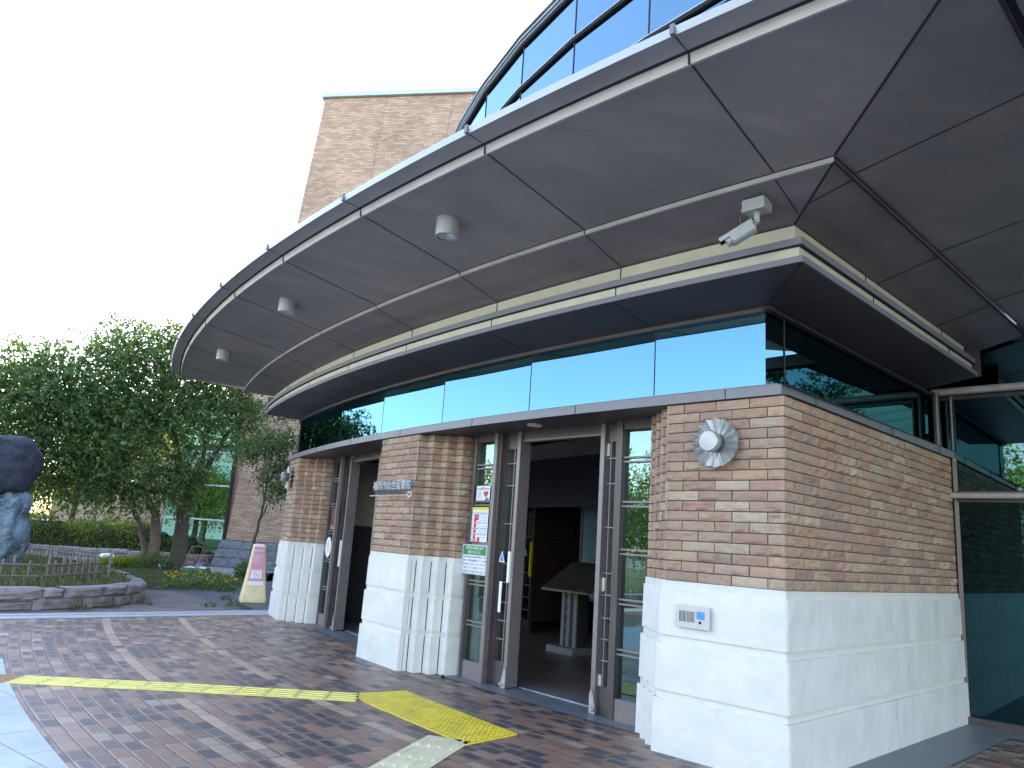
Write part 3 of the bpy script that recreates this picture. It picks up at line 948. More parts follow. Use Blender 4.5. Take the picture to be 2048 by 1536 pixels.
profile_strip(fb, 29.925, Z[3], 29.925, Z[4], 1, 3.66)
profile_strip(fb, 30.020, Z[0], 30.035, Z[0]-.003, 0, 3.74)
fb.build('fascia', [M['greyband'], M['cream'], M['joint']], canopy)
tr = MB()
profile_strip(tr, 30.440, 4.178, 30.440, 4.216, 0, side=False)
profile_strip(tr, 30.425, 4.176, 30.440, 4.176, 0, side=False)
profile_strip(tr, 31.615, 4.425, 31.625, 4.495, 0, side=False)
profile_strip(tr, 31.600, 4.423, 31.615, 4.423, 0, side=False)
tr.build('pale_trim', M['trim'], canopy)
gt = MB()
profile_strip(gt, 31.615, 4.497, 31.650, 4.505, 2)
profile_strip(gt, 31.650, 4.500, 31.795, 4.515, 0)
profile_strip(gt, 31.800, 4.512, 31.815, 4.560, 1)
profile_strip(gt, 31.815, 4.560, 31.70, 4.572, 0)
gt.build('gutter', [M['gutter'], M['edge'], M['joint']], canopy)
rf = MB()
profile_strip(rf, 31.72, 4.568, 25.5, 4.70, 0)
rf.face([SW(-2.5, 1.9, 4.57), SW(ALF, 1.9, 4.57), SW(ALF, -6, 4.62), SW(-1.0, -6, 4.62)])
rf.build('roof', M['soffit_dark'], canopy)
jt = MB()
def rad_joint(a, r0, z0, r1, z1, wdt=.010):
    jt.bar(PA(r0, a, z0-.0015), PA(r1, a, z1-.0015), wdt, .003, 0)
for a in MODS:
    if a > a_near(30.45)-.2: rad_joint(a, 30.455, 4.224, 31.60, 4.44, .012)
    if a > a_near(29.93)+.05: rad_joint(a, 29.93, 4.043, 30.43, 4.18, .008)
    else: rad_joint(a, 30.04, 4.073, 30.43, 4.18, .008)
    if a_near(29.46)+.1 < a < -116: rad_joint(a, 29.46, 3.603, 30.0, 3.687, .006)
    if a_near(29.93)+.1 < a:
        for (rr_, za, zb) in ((29.987, Z[1], Z[2]), (29.927, Z[3], Z[4])):
            jt.box(PA(rr_, a, (za+zb)/2), (.008, .006, zb-za), Matrix.Rotation(-R(a), 3, 'Z'))
        jt.box(PA(30.442, a, 4.197), (.008, .006, .038), Matrix.Rotation(-R(a), 3, 'Z'))
    jt.box(PA(31.622, a, 4.46), (.012, .012, .07), Matrix.Rotation(-R(a), 3, 'Z'))
    rad_joint(a, 31.645, 4.502, 31.80, 4.515, .008)
    a2 = a-.9
sa, oa = side_along(30.445); jt.bar(SW(sa, oa-.004, 4.176), SW(ALF, oa-.004, 4.176), .016, .008, 0)
sa, oa = side_along(31.62); jt.bar(SW(sa, oa-.006, 4.437), SW(ALF, oa-.006, 4.437), .02, .008, 0)
# mitre lines
for (ra, za, rb, zb) in ((29.46, 3.603, 30.01, 3.687), (29.93, 4.043, 30.43, 4.18), (30.455, 4.224, 31.60, 4.44)):
    jt.bar(PA(ra, a_near(ra), za-.003), PA(rb, a_near(rb), zb-.003), .016, .005, 0)
# joints of the side wing
for al in (-.60, 1.17, 2.75):
    for (ra, za, rb, zb) in ((29.93, 4.041, 30.43, 4.178), (30.455, 4.222, 31.60, 4.44)):
        sa, oa = side_along(ra); sb, ob = side_along(rb)
        t0 = 0 if al > sa else 1
        if al > sb: jt.bar(SW(max(al, sa), oa, za-.002) if al > sa else SW(al, oa+(ob-oa)*(sa-al)/(sa-sb), za+(zb-za)*(sa-al)/(sa-sb)-.002), SW(al, ob, zb-.002), .010, .003, 0)
for al in (.90, 2.9):
    for (rr_, za, zb) in ((29.99, Z[1], Z[2]), (29.93, Z[3], Z[4])):
        sa, oa = side_along(rr_)
        jt.bar(SW(al, oa, za), SW(al, oa, zb), .006, .006, 0)
jt.build_each('joint_line', M['joint'], canopy)
cp = MB()
for a in MODS:
    cp.box(PA(31.80, a, 4.543), (.030, .05, .065), Matrix.Rotation(-R(a), 3, 'Z'))
cp.build_each('edge_clip', M['coping'], canopy)

# curved glass storey above
DR, dz1 = 25.6, 12.70
dm = [-97.8-4.77*i for i in range(10)]
dz = [4.6, 6.85, 8.02, 9.19, 10.37, 11.55, 12.70]
drum = MB()
arc_box(drum, 25.0, 25.55, 4.6, 12.6, -141, -97, 0, 60)
drumo = drum.build('curved_glass_storey', M['black'], bld)
for a, c in zip(dm[:-1], dm[1:]):
    pane('storey_glass', PA(DR, a), PA(DR, c), 4.7, dz1, M['glass_drum'], drumo)
fr = MB()
for a in dm:
    fr.box(PA(DR+.004, a, 8.7), (.02, .02, 8.0), Matrix.Rotation(-R(a), 3, 'Z'), 0)
for z in dz[1:]:
    for a, c in zip(dm[:-1], dm[1:]):
        fr.bar(PA(DR+.03, a, z), PA(DR+.03, c, z), .06, .035, 0)
        fr.bar(PA(DR+.05, a, z+.028), PA(DR+.05, c, z+.028), .10, .018, 1)
        fr.bar(PA(DR+.03, a, z+.055), PA(DR+.03, c, z+.055), .06, .03, 0)
for a, c in zip(dm[:-1], dm[1:]):
    fr.bar(PA(DR+.04, a, 12.84), PA(DR+.04, c, 12.84), .14, .05, 1)
    fr.bar(PA(DR+.05, a, 12.91), PA(DR+.05, c, 12.91), .2, .06, 2)
fr.build('rail', [M['joint'], M['edge'], M['greyband']], drumo)

def CWP(al, off, z=None): return SW(al+.0305*max(0, off), off, z)
# curtain wall at the right end of the wing
cw = MB()
o1 = 11.0
pane('curtain_glass', CWP(4.10, .0), CWP(4.10, o1), .08, 2.36, M['glass_low'], bld)
pane('curtain_glass', CWP(4.10, -.16), CWP(4.10, o1), 2.46, 3.53, M['glass_side'], bld)
pane('curtain_glass', CWP(4.10, -.16), CWP(4.10, o1), 3.65, 4.16, M['glass_side'], bld)
fr = MB()
fr.bar(CWP(4.06, -.02, .04), CWP(4.06, o1, .04), .10, .075, 0)
fr.bar(CWP(4.09, -.2, 4.24), CWP(4.09, o1, 4.24), .18, .16, 0)
fr.bar(CWP(4.095, -.16, 3.59), CWP(4.095, o1, 3.59), .05, .13, 0)
fr.bar(CWP(4.095, -.1, 2.41), CWP(4.095, o1, 2.41), .05, .12, 0)
fr.tube([CWP(4.00, -.14, 3.61), CWP(4.00, o1, 3.61)], .042, 14, 1)
fr.tube([CWP(4.02, .0, 2.415), CWP(4.02, o1, 2.415)], .034, 14, 1)
fr.tube([CWP(3.95, -.09, 2.93), CWP(3.95, -.09, 3.60)], .036, 14, 0)
fr.tube([CWP(4.07, .03, 2.93), CWP(4.07, .03, 3.60)], .020, 10, 0)
fr.bar(CWP(4.09, .02, .08), CWP(4.09, .02, 2.85), .05, .05, 0)
fr.build('curtain_wall_frame', [M['frame'], M['trim']], bld)

# doors, sidelights -----------------------------------------------------
def local(r, a): # frame at a point of the ring: x tangential (towards the near side), y outward
    tx = Vector((-math.cos(R(a)), math.sin(R(a)), 0)); oy = Vector((math.sin(R(a)), math.cos(R(a)), 0))
    return Matrix((tx, oy, Vector((0, 0, 1)))).transposed()
def rbox(mb, r, a, z0, z1, wt, wr, mi=0):
    mb.box(PA(r, a, (z0+z1)/2), (wt, wr, z1-z0), local(r, a), mi)
def abar(mb, r, a0, a1, z, hr, hz, mi=0):
    mb.bar(PA(r, a0, z), PA(r, a1, z), hr, hz, mi)
RAILZ = [.62, 1.08, 1.55, 2.01, 2.45]
def sidelight(aL, aR, parent):
    """aL/aR: outer edges (aL far side)"""
    f = MB()
    r = 28.94
    wd = .045; da = math.degrees(wd/r)
    rbox(f, r, aL-da/2, .0, 2.845, wd, .10, 0)
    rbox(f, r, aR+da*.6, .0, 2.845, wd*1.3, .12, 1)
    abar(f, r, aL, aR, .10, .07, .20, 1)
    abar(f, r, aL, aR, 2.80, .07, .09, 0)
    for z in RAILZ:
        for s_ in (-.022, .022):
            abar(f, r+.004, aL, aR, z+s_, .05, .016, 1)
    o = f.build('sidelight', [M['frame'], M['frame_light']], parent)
    pane('glazing', PA(r-.01, aL-.05), PA(r-.01, aR+.05), .2, 2.76, M['glass_door'], o)
    return o
def leaf(aL, aR, parent, flip):
    """narrow fixed leaf beside the opening with small square panes"""
    f = MB()
    r = 28.86
    da = math.degrees(.03/r)
    inn = aR if not flip else aL          # edge at the opening
    out = aL if not flip else aR
    s_ = -1 if not flip else 1
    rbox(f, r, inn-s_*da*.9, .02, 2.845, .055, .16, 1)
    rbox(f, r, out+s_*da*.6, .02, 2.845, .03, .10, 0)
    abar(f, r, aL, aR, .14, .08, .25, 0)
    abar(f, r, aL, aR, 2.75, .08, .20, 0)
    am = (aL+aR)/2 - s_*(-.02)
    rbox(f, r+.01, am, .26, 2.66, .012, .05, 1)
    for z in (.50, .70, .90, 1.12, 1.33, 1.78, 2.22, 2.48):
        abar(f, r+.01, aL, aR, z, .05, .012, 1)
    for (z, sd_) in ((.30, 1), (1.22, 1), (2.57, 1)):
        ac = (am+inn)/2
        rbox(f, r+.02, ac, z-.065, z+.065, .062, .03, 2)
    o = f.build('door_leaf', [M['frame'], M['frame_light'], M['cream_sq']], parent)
    pane('glazing', PA(r-.012, aL), PA(r-.012, aR), .26, 2.66, M['glass_door'], o)
    g = MB()       # cast foot guard and pull handle
    gx = inn-s_*da*.9
    P0 = Vector(PA(r+.083, gx, 0)); t = local(r, gx).col[0]*(1 if flip else -1)
    pl = [(-.028, .01), (.05, .01), (.05, .06), (.02, .17), (-.005, .235), (-.028, .19)]
    q = [P0+t*x+Vector((0, 0, z)) for x, z in pl]
    oy = local(r, gx).col[1]
    g.face(q); g.face([p+oy*.012 for p in q][::-1])
    for i in range(len(q)):
        g.face([q[i], q[(i+1) % len(q)], q[(i+1) % len(q)]+oy*.012, q[i]+oy*.012])
    g.lathe(P0+t*.032+oy*.012+Vector((0, 0, .05)), oy, [(.018, 0), (.018, .025), (.012, .032), (0, .033)], 14)
    g.build('foot_guard', M['alu'], o)
    return o
sidelight(-127.50, -128.42, bld)
rb = MB(); rbox(rb, 28.86, -128.47, 0, 2.845, .05, .22, 0); rbox(rb, 28.86, -132.13, 0, 2.845, .05, .22, 0)
rbox(rb, 28.86, -118.86, 0, 2.845, .05, .22, 0); rbox(rb, 28.86, -122.5, 0, 2.845, .05, .22, 0)
rb.build_each('door_post', M['frame'], bld)
d1 = leaf(-128.52, -129.14, bld, False)
d2 = leaf(-131.62, -132.08, bld, True)
sidelight(-132.18, -133.12, bld)
sidelight(-117.75, -118.78, bld)
d3 = leaf(-118.90, -119.48, bld, False)
d4 = leaf(-121.95, -122.45, bld, True)
sidelight(-122.55, -123.5, bld)
hh = MB()
abar(hh, 28.86, -129.0, -131.7, 2.735, .10, .02, 1)
abar(hh, 28.86, -129.0, -131.7, 2.795, .10, .10, 0)
abar(hh, 28.86, -119.3, -122.0, 2.735, .10, .02, 1)
abar(hh, 28.86, -119.3, -122.0, 2.795, .10, .10, 0)
for a0, a1 in ((-129.1, -131.65), (-119.4, -122.0)):
    abar(hh, 28.72, a0, a1, .010, .03, .012, 2)
hh.build_each('door_head', [M['frame'], M['frame_light'], M['alu']], bld)

# interior ------------------------------------------------------------
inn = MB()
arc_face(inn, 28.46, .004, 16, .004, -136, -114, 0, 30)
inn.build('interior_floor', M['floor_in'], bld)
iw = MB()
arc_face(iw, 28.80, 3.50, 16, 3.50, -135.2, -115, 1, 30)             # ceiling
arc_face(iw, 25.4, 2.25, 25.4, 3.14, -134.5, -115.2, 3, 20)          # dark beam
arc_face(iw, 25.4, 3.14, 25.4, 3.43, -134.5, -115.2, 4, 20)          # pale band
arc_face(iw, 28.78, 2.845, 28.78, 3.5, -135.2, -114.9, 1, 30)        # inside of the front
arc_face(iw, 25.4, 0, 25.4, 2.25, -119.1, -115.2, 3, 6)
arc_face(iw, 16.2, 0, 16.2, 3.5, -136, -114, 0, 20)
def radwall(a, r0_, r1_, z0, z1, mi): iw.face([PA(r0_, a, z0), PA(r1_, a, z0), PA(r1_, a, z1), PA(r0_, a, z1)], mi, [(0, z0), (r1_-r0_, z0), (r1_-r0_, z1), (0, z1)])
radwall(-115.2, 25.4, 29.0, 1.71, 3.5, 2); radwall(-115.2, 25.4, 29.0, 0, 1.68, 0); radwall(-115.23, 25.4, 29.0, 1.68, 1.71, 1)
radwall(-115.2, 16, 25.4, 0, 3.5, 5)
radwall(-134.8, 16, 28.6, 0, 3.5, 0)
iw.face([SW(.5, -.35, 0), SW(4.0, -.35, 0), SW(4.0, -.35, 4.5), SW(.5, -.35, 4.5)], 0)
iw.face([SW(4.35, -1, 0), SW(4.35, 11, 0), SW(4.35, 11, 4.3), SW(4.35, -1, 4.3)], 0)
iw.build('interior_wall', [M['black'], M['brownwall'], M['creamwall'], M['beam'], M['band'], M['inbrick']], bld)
il_ = MB()
for a in (-119.15, -120.0):
    rbox(il_, 25.4, a, 0, 2.25, .06, .06, 0)
abar(il_, 25.4, -119.15, -120.0, .12, .05, .2, 0)
for z in (.4, .62, .84, 1.06, 1.7, 2.1): abar(il_, 25.42, -119.15, -120.0, z, .03, .015, 1)
rbox(il_, 25.46, -120.05, 1.0, 1.62, .03, .05, 2)
io = il_.build('inner_door', [M['frame'], M['frame_light'], M['yel']], bld)
pane('glazing', PA(25.38, -119.15), PA(25.38, -120.0), .2, 2.2, M['glass_door'], io)

# dark side of the body behind the far pier so that nothing shows through
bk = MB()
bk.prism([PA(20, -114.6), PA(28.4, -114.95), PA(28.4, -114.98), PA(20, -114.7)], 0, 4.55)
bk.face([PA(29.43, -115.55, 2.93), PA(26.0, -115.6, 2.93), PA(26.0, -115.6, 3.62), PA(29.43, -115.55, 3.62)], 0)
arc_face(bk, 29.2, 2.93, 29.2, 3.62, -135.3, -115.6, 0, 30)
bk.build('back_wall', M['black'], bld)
move_origin(bld, PA(26, -126, 0))

# ------------------------------------------------------------------ lettering on the middle pier
def text_mesh(name, s, size, ext, mat, loc, rot, parent=None, align='LEFT', spacing=1.0, sx=1.0):
    cu = bpy.data.curves.new(name, 'FONT')
    cu.body = s; cu.size = size; cu.extrude = ext; cu.align_x = align
    cu.space_character = spacing
    cu.resolution_u = 2
    t = bpy.data.objects.new(name+'_tmp', cu)
    col.objects.link(t)
    bpy.context.view_layer.update()
    me = bpy.data.meshes.new_from_object(t.evaluated_get(bpy.context.evaluated_depsgraph_get()))
    bpy.data.objects.remove(t)
    X = Matrix.Translation(loc) @ rot.to_4x4() @ Matrix.Diagonal((sx, 1, 1, 1))
    me.transform(X)
    me.materials.clear(); me.materials.append(mat)
    o = bpy.data.objects.new(name, me); col.objects.link(o)
    if parent: o.parent = parent
    return o
def face_rot(a, tilt=0):
    """text x runs to the viewer's right, z out of the wall"""
    tx = Vector((-math.cos(R(a)), math.sin(R(a)), 0)); oy = Vector((math.sin(R(a)), math.cos(R(a)), 0))
    return Matrix((tx, Vector((0, 0, 1)), oy)).transposed()
sg = thing('library_sign', 'raised steel kanji lettering with bar on the middle brick pier', 'sign')
am = -125.45
fr_ = face_rot(am); o_ = Vector(PA(29.515, am, 0)); tx = fr_.col[0]; oy = fr_.col[2]
text_mesh('lettering', '福岡市総合図書館', .130, .009, M['steel'], o_-tx*.50+oy*.030+Vector((0, 0, 2.147)), fr_, sg, 'LEFT', 1.0)
text_mesh('small_lettering', 'FUKUOKA CITY PUBLIC LIBRARY', .046, .004, M['alu_dark'], o_-tx*.50+oy*.010+Vector((0, 0, 2.098)), fr_, sg, 'LEFT', 1.12)
b = MB()
b.tube([o_-tx*.60+oy*.02+Vector((0, 0, 2.066)), o_+tx*.44+oy*.02+Vector((0, 0, 2.066))], .0075, 8)
ro = o_+tx*.50+oy*.02+Vector((0, 0, 2.072))
for k in range(14):
    t0, t1 = k/14*2*math.pi, (k+1)/14*2*math.pi
    b.bar(ro+tx*.05*math.cos(t0)+Vector((0, 0, .028*math.sin(t0))), ro+tx*.05*math.cos(t1)+Vector((0, 0, .028*math.sin(t1))), .012, .02)
b.build('underline_bar', M['trim'], sg)
move_origin(sg, o_+Vector((0, 0, 2.1)))

# ------------------------------------------------------------------ wall lamps
def sconce(a, z, label, grp='scalloped wall lamps on the piers'):
    t = thing('wall_lamp', label, 'wall lamp', grp)
    m = local(29.5, a); X, Y = m.col[0], m.col[1]
    o = Vector(PA(29.505, a, z))
    b = MB(); n = 96; rings = 8
    def pt(i, k):
        th = 2*math.pi*k/n
        rr = .07+(.20-.07)*i/rings
        wv = math.cos(16*th)
        R_ = rr*(1+.035*wv*i/rings)
        h = .022+.016*wv*(i/rings)+.018*(i/rings)
        return o+X*R_*math.cos(th)+Vector((0, 0, 1))*R_*math.sin(th)+Y*h
    for i in range(rings):
        for k in range(n):
            b.face([pt(i, k), pt(i, (k+1) % n), pt(i+1, (k+1) % n), pt(i+1, k)], 0, None, None, True)
    for k in range(n):
        p, q = pt(rings, k), pt(rings, (k+1) % n)
        b.face([p, q, q-Y*.022, p-Y*.022], 0, None, None, True)
    b.build('scalloped_plate', M['alu'], t)
    b = MB(); b.lathe(o, Y, [(.078, .0), (.078, .10)], 32); b.build('collar', M['alu_dark'], t)
    b = MB(); b.lathe(o, Y, [(.088, .10), (.088, .145), (.080, .155), (0, .160)], 32); b.build('cap', M['alu'], t)
    move_origin(t, o)
sconce(-134.98, 2.475, 'round scalloped metal wall lamp on the nearest brick pier')
sconce(-115.62, 2.50, 'scalloped metal wall lamp seen edge-on on the farthest pier')

# ceiling spotlights
for a, lb in ((-131.62, 'nearest and largest of the cylindrical canopy spotlights'), (-125.05, 'middle of the three cylindrical canopy spotlights'), (-118.42, 'farthest of the three cylindrical canopy spotlights')):
    t = thing('ceiling_spotlight', 'grey drum downlight, '+lb, 'spotlight', 'spotlights under the canopy')
    r = 31.12; zt = 4.222+(r-30.445)*(.218/1.155)
    o = Vector(PA(r, a, zt))
    b = MB(); b.lathe(o, (0, 0, -1), [(.106, -.02), (.106, .150), (.096, .155), (.092, .12)], 28); b.build('housing', M['lampgrey'], t)
    b = MB(); b.lathe(o, (0, 0, -1), [(.092, .138), (.070, .118), (.068, .118), (.045, .09), (0, .085)], 28); b.build('reflector', M['lampin'], t)
    move_origin(t, o)
t = thing('ceiling_lamp', 'flat round lamp disc under the coping above the open door', 'ceiling lamp')
o = Vector(PA(29.22, -130.2, 2.842))
b = MB(); b.lathe(o, (0, 0, -1), [(.085, 0), (.085, .012), (.075, .018)], 28); b.build('rim', M['trim'], t)
b = MB(); b.lathe(o, (0, 0, -1), [(.075, .016), (.0, .02)], 28); b.build('diffuser', M['whitep'], t)
move_origin(t, o)

# security camera
t = thing('security_camera', 'grey bullet security camera hanging under the canopy at the corner', 'security camera')
o = Vector(PA(30.26, -136.35, 4.125))
rotc = local(30.2, -136.3)
X, Y = rotc.col[0], rotc.col[1]
b = MB(); b.box(o+Vector((0, 0, -.035)), (.17, .13, .09), rotc); bx_ = b.build('mounting_box', M['camgrey'], t)
bv = bx_.modifiers.new('bevel', 'BEVEL'); bv.width = .004; bv.segments = 2
b = MB()
b.lathe(o+Vector((0, 0, -.08)), (0, 0, -1), [(.028, 0), (.028, .012), (.022, .014), (.022, .075), (.018, .082), (0, .084)], 20)
j = o+Vector((0, 0, -.155))
b.tube([j, j-X*.02+Vector((0, 0, -.02)), j-X*.055+Vector((0, 0, -.035))], .016, 10)
b.build('bracket', M['camgrey'], t)
# body axis: towards the far side, downwards
ax = (-X*.78+Y*.34+Vector((0, 0, -.52))).normalized()
c0 = j+ax*.025+Vector((0, 0, -.02))
sdv = ax.cross(Vector((0, 0, 1))).normalized(); upv = sdv.cross(ax).normalized()
rb_ = Matrix((ax, sdv, upv)).transposed()
b = MB()
def octo(mb, c, ax, s_, u_, w_, h_, L, ch=.014, mi=0):
    pr = [(-w_+ch, -h_), (w_-ch, -h_), (w_, -h_+ch), (w_, h_-ch), (w_-ch, h_), (-w_+ch, h_), (-w_, h_-ch), (-w_, -h_+ch)]
    A = [c+s_*p[0]+u_*p[1] for p in pr]; B = [p+ax*L for p in A]
    mb.face(A[::-1], mi); mb.face(B, mi)
    for i in range(8): mb.face([A[i], A[(i+1) % 8], B[(i+1) % 8], B[i]], mi)
octo(b, c0, ax, sdv, upv, .045, .043, .185)
b.build('camera_body', M['camgrey'], t)
b = MB(); b.lathe(c0+ax*.17, ax, [(.038, 0), (.038, .05), (.034, .054), (.031, .048), (0, .044)], 24); b.build('lens_ring', M['lampgrey'], t)
b = MB()
ce = c0+upv*.046
for s_ in (-1, 1):
    b.box(ce+ax*.125+sdv*s_*.041-upv*.012, (.27, .003, .030), rb_)
b.box(ce+ax*.125+upv*.003, (.27, .082, .003), rb_)
b.build('sunshield', M['camgrey'], t)
b = MB(); b.box(ce+ax*.225-upv*.001, (.065, .076, .004), rb_); b.box(ce+ax*.225+sdv*.038-upv*.012, (.065, .003, .026), rb_); b.box(ce+ax*.225-sdv*.038-upv*.012, (.065, .003, .026), rb_)
b.build('shield_lining', M['blackp'], t)
b = MB()
bx = o-X*.085+Vector((0, 0, -.05))
b.tube([bx, bx-X*.03, bx-X*.04+Vector((0, 0, .03))], .004, 6)
b.tube([bx-X*.02, bx-X*.05+Vector((0, 0, -.04)), bx-X*.04+Vector((0, 0, -.10)), c0-ax*.0+upv*.02], .0018, 5)
b.build('cable', M['camgrey'], t)
move_origin(t, o)

# intercom on the near pier
t = thing('intercom_panel', 'flat metal intercom plate with small blue screen on the white base', 'intercom')
am = -134.60
rt = local(29.5, am); X, Y = rt.col[0], rt.col[1]
o = Vector(PA(29.525, am, 1.075))
b = MB(); b.box(o, (.31, .012, .175), rt); b.build('plate', M['plate'], t)
b = MB()
for k in range(12):
    for g_ in (0, 1):
        if k < 6: b.box(o-X*(.118-k*.0118-g_*.075)+Y*.0065, (.0045, .003, .085), rt)
b.build('speaker_slot', M['blackp'], t)
b = MB(); b.box(o+X*.075+Vector((0, 0, .018))+Y*.007, (.070, .004, .060), rt); b.build('screen', M['screen'], t)
b = MB(); b.lathe(o+X*.072+Vector((0, 0, -.036))+Y*.006, Y, [(.011, 0), (.011, .006), (0, .007)], 14); b.build('button', M['blackp'], t)
move_origin(t, o)

# posters and stickers on the doors --------------------------------------
def flat(mb, r, a, z, wd, hg, mi=0, th=.002):
    mb.box(PA(r, a, z), (wd, th, hg), local(r, a), mi)
def poster(name, label, cat, a, z, wd, hg, r=28.985):
    t = thing(name, label, cat)
    b = MB(); flat(b, r, a, z, wd, hg); b.build('sheet', M['paper'], t)
    return t, a, z, r
def at(r, a, z, dx, dzv, out=0):
    m = local(r, a); return Vector(PA(r, a, z))+m.col[0]*dx+Vector((0, 0, dzv))+m.col[1]*out
t, a, z, r = poster('heart_poster', 'small white defibrillator notice with a red heart on the sidelight', 'notice', -127.96, 2.13, .27, .175)
text_mesh('heading', 'AED', .05, .001, M['red'], at(r, a, z, -.06, .035, .003), face_rot(a), t, 'LEFT')
b = MB(); b.box(at(r, a, z, -.10, .05, .002), (.05, .002, .012), local(r, a)); b.box(at(r, a, z, .08, .05, .002), (.08, .002, .012), local(r, a)); b.build('blue_line', M['blue'], t)
b = MB()
hp = []
for k in range(28):
    th = 2*math.pi*k/28
    hx = 16*math.sin(th)**3; hy = 13*math.cos(th)-5*math.cos(2*th)-2*math.cos(3*th)-math.cos(4*th)
    hp.append(at(r, a, z, .06+hx*.0028, -.012+hy*.0030, .0025))
b.face(hp); b.build('heart', M['red'], t)
b = MB()
for k in range(4): b.box(at(r, a, z, -.07, .01-k*.022, .002), (.08, .002, .006), local(r, a))
b.build('small_print', M['grey_ink'], t)
b = MB()
for k, (dx, dy) in enumerate(((.07, -.065), (.10, -.06), (.085, -.08), (.11, -.075), (.06, -.08))): b.box(at(r, a, z, dx, dy, .003), (.018, .002, .014), local(r, a))
b.build('checker_mark', M['blackp'], t)

t, a, z, r = poster('calendar_poster', 'white opening calendar poster with red closed days on the sidelight', 'poster', -127.90, 1.757, .33, .41)
b = MB(); b.box(at(r, a, z, 0, .188, .002), (.33, .002, .034), local(r, a)); b.build('yellow_header', M['yel'], t)
cx = [-.135+.045*k for k in range(7)]
for k, ch in enumerate('日月火水木金土'):
    text_mesh('weekday', ch, .030, .0006, M['grey_ink'], at(r, a, z, cx[k]-.015, .125, .003), face_rot(a), t)
b = MB()
for row in range(5): b.box(at(r, a, z, cx[1], .085-row*.067, .0022), (.043, .002, .067), local(r, a))
b.box(at(r, a, z, cx[2], .085, .0022), (.045, .002, .067), local(r, a)); b.box(at(r, a, z, cx[3], .085-4*.067, .0022), (.043, .002, .067), local(r, a))
b.build('closed_day', M['red'], t)
dn = 0
for row in range(5):
    for k in range(7):
        if row == 0 and k == 0: continue
        dn += 1
        if dn > 30: continue
        wh = (k == 1) or (row == 0 and k == 2) or (row == 4 and k == 3)
        text_mesh('date', str(dn), .032, .0006, M['whitep'] if wh else M['grey_ink'], at(r, a, z, cx[k], .075-row*.067, .004), face_rot(a), t, 'CENTER')
b = MB()
for row in range(6): b.box(at(r, a, z, 0, .118-row*.067, .0018), (.31, .001, .0025), local(r, a))
b.build('rule_line', M['grey_ink'], t)

t, a, z, r = poster('notice_poster', 'white notice poster with green heading, lowest on the sidelight', 'poster', -127.80, 1.345, .50, .345, 28.99)
b = MB(); b.box(at(r, a, z, 0, .105, .002), (.455, .002, .105), local(r, a)); b.build('green_header', M['green'], t)
text_mesh('heading', '学習室の利用方法が', .040, .0006, M['whitep'], at(r, a, z, 0, .118, .004), face_rot(a), t, 'CENTER')
text_mesh('heading', '変わりました', .042, .0006, M['whitep'], at(r, a, z, 0, .070, .004), face_rot(a), t, 'CENTER')
for k, s_ in enumerate(('学習室の利用に必要な座席券は、受付', 'お席で「学習室座席券ボード」から座席', '番をお持っていただくようになりました。', '「席からよろしくお願いいたします。', 'ご不明な点は「係員までおたずね」下さい')):
    text_mesh('body_text', s_, .0275, .0004, M['grey_ink'], at(r, a, z, -.225, .018-k*.042, .003), face_rot(a), t)
b = MB()
for dx, dy, sx, sy in ((0, .163, .47, .004), (0, -.163, .47, .004), (-.235, 0, .004, .33), (.235, 0, .004, .33)):
    b.box(at(r, a, z, dx, dy, .0015), (sx, .001, sy), local(r, a))
b.build('border', M['green'], t)

# triangle sticker and white handle labels
def tri_sticker(r, a, z, s_, label):
    t = thing('warning_sticker', label, 'sticker')
    b = MB(); b.face([at(r, a, z, -s_, -s_, .0), at(r, a, z, s_, -s_, .0), at(r, a, z, 0, s_*1.3, .0)]); b.build('white_triangle', M['whitep'], t)
    b = MB(); b.face([at(r, a, z, -s_*.7, -s_*.82, .001), at(r, a, z, s_*.7, -s_*.82, .001), at(r, a, z, 0, s_*.85, .001)]); b.build('blue_triangle', M['blue'], t)
tri_sticker(28.93, -128.70, 1.40, .055, 'blue triangular sticker on the door leaf beside the notices')
tri_sticker(25.46, -119.6, 1.42, .055, 'small triangular sticker on the dark inner door')
b = MB(); b.box(at(28.95, -129.03, 1.30, 0, 0, 0), (.035, .03, .34), local(28.9, -129)); tag(b.build('door_handle_plate', M['whitep']), 'slim white push plate on the leaf left of the open door', 'push plate')
b = MB(); b.box(at(28.93, -128.72, .96, 0, 0, 0), (.045, .004, .34), local(28.9, -129)); tag(b.build('door_label', M['whitep']), 'narrow white label strip low on the leaf beside the notices', 'label')
b = MB(); b.box(at(28.95, -119.37, 1.22, 0, 0, 0), (.035, .03, .42), local(28.9, -119)); tag(b.build('door_handle_plate', M['whitep']), 'slim white push plate on the leaf of the farther doorway', 'push plate')
t = thing('round_sticker', 'round white sticker with pink emblem on the farther sidelight', 'sticker')
b = MB(); b.lathe(at(28.99, -118.25, 1.30, 0, 0, 0), local(28.9, -118.25).col[1], [(.17, 0), (.17, .003), (0, .003)], 30); b.build('disc', M['whitep'], t)
b = MB()
for k in range(5):
    th = 2*math.pi*k/5+.3
    b.lathe(at(28.99, -118.25, 1.31, .055*math.cos(th), .065*math.sin(th), .004), local(28.9, -118.25).col[1], [(.032, 0), (.022, .001)], 12)
b.build('emblem', M['pink'], t)
b = MB(); b.box(at(28.97, -118.30, 1.78, 0, 0, 0), (.22, .003, .36), local(28.9, -118.3)); b.box(at(28.97, -118.30, 1.63, 0, 0, .002), (.22, .003, .06), local(28.9, -118.3), 1)
tag(b.build('hanging_poster', [M['dull_red'], M['dull_yellow']]), 'dull red poster behind the farther sidelight', 'poster')

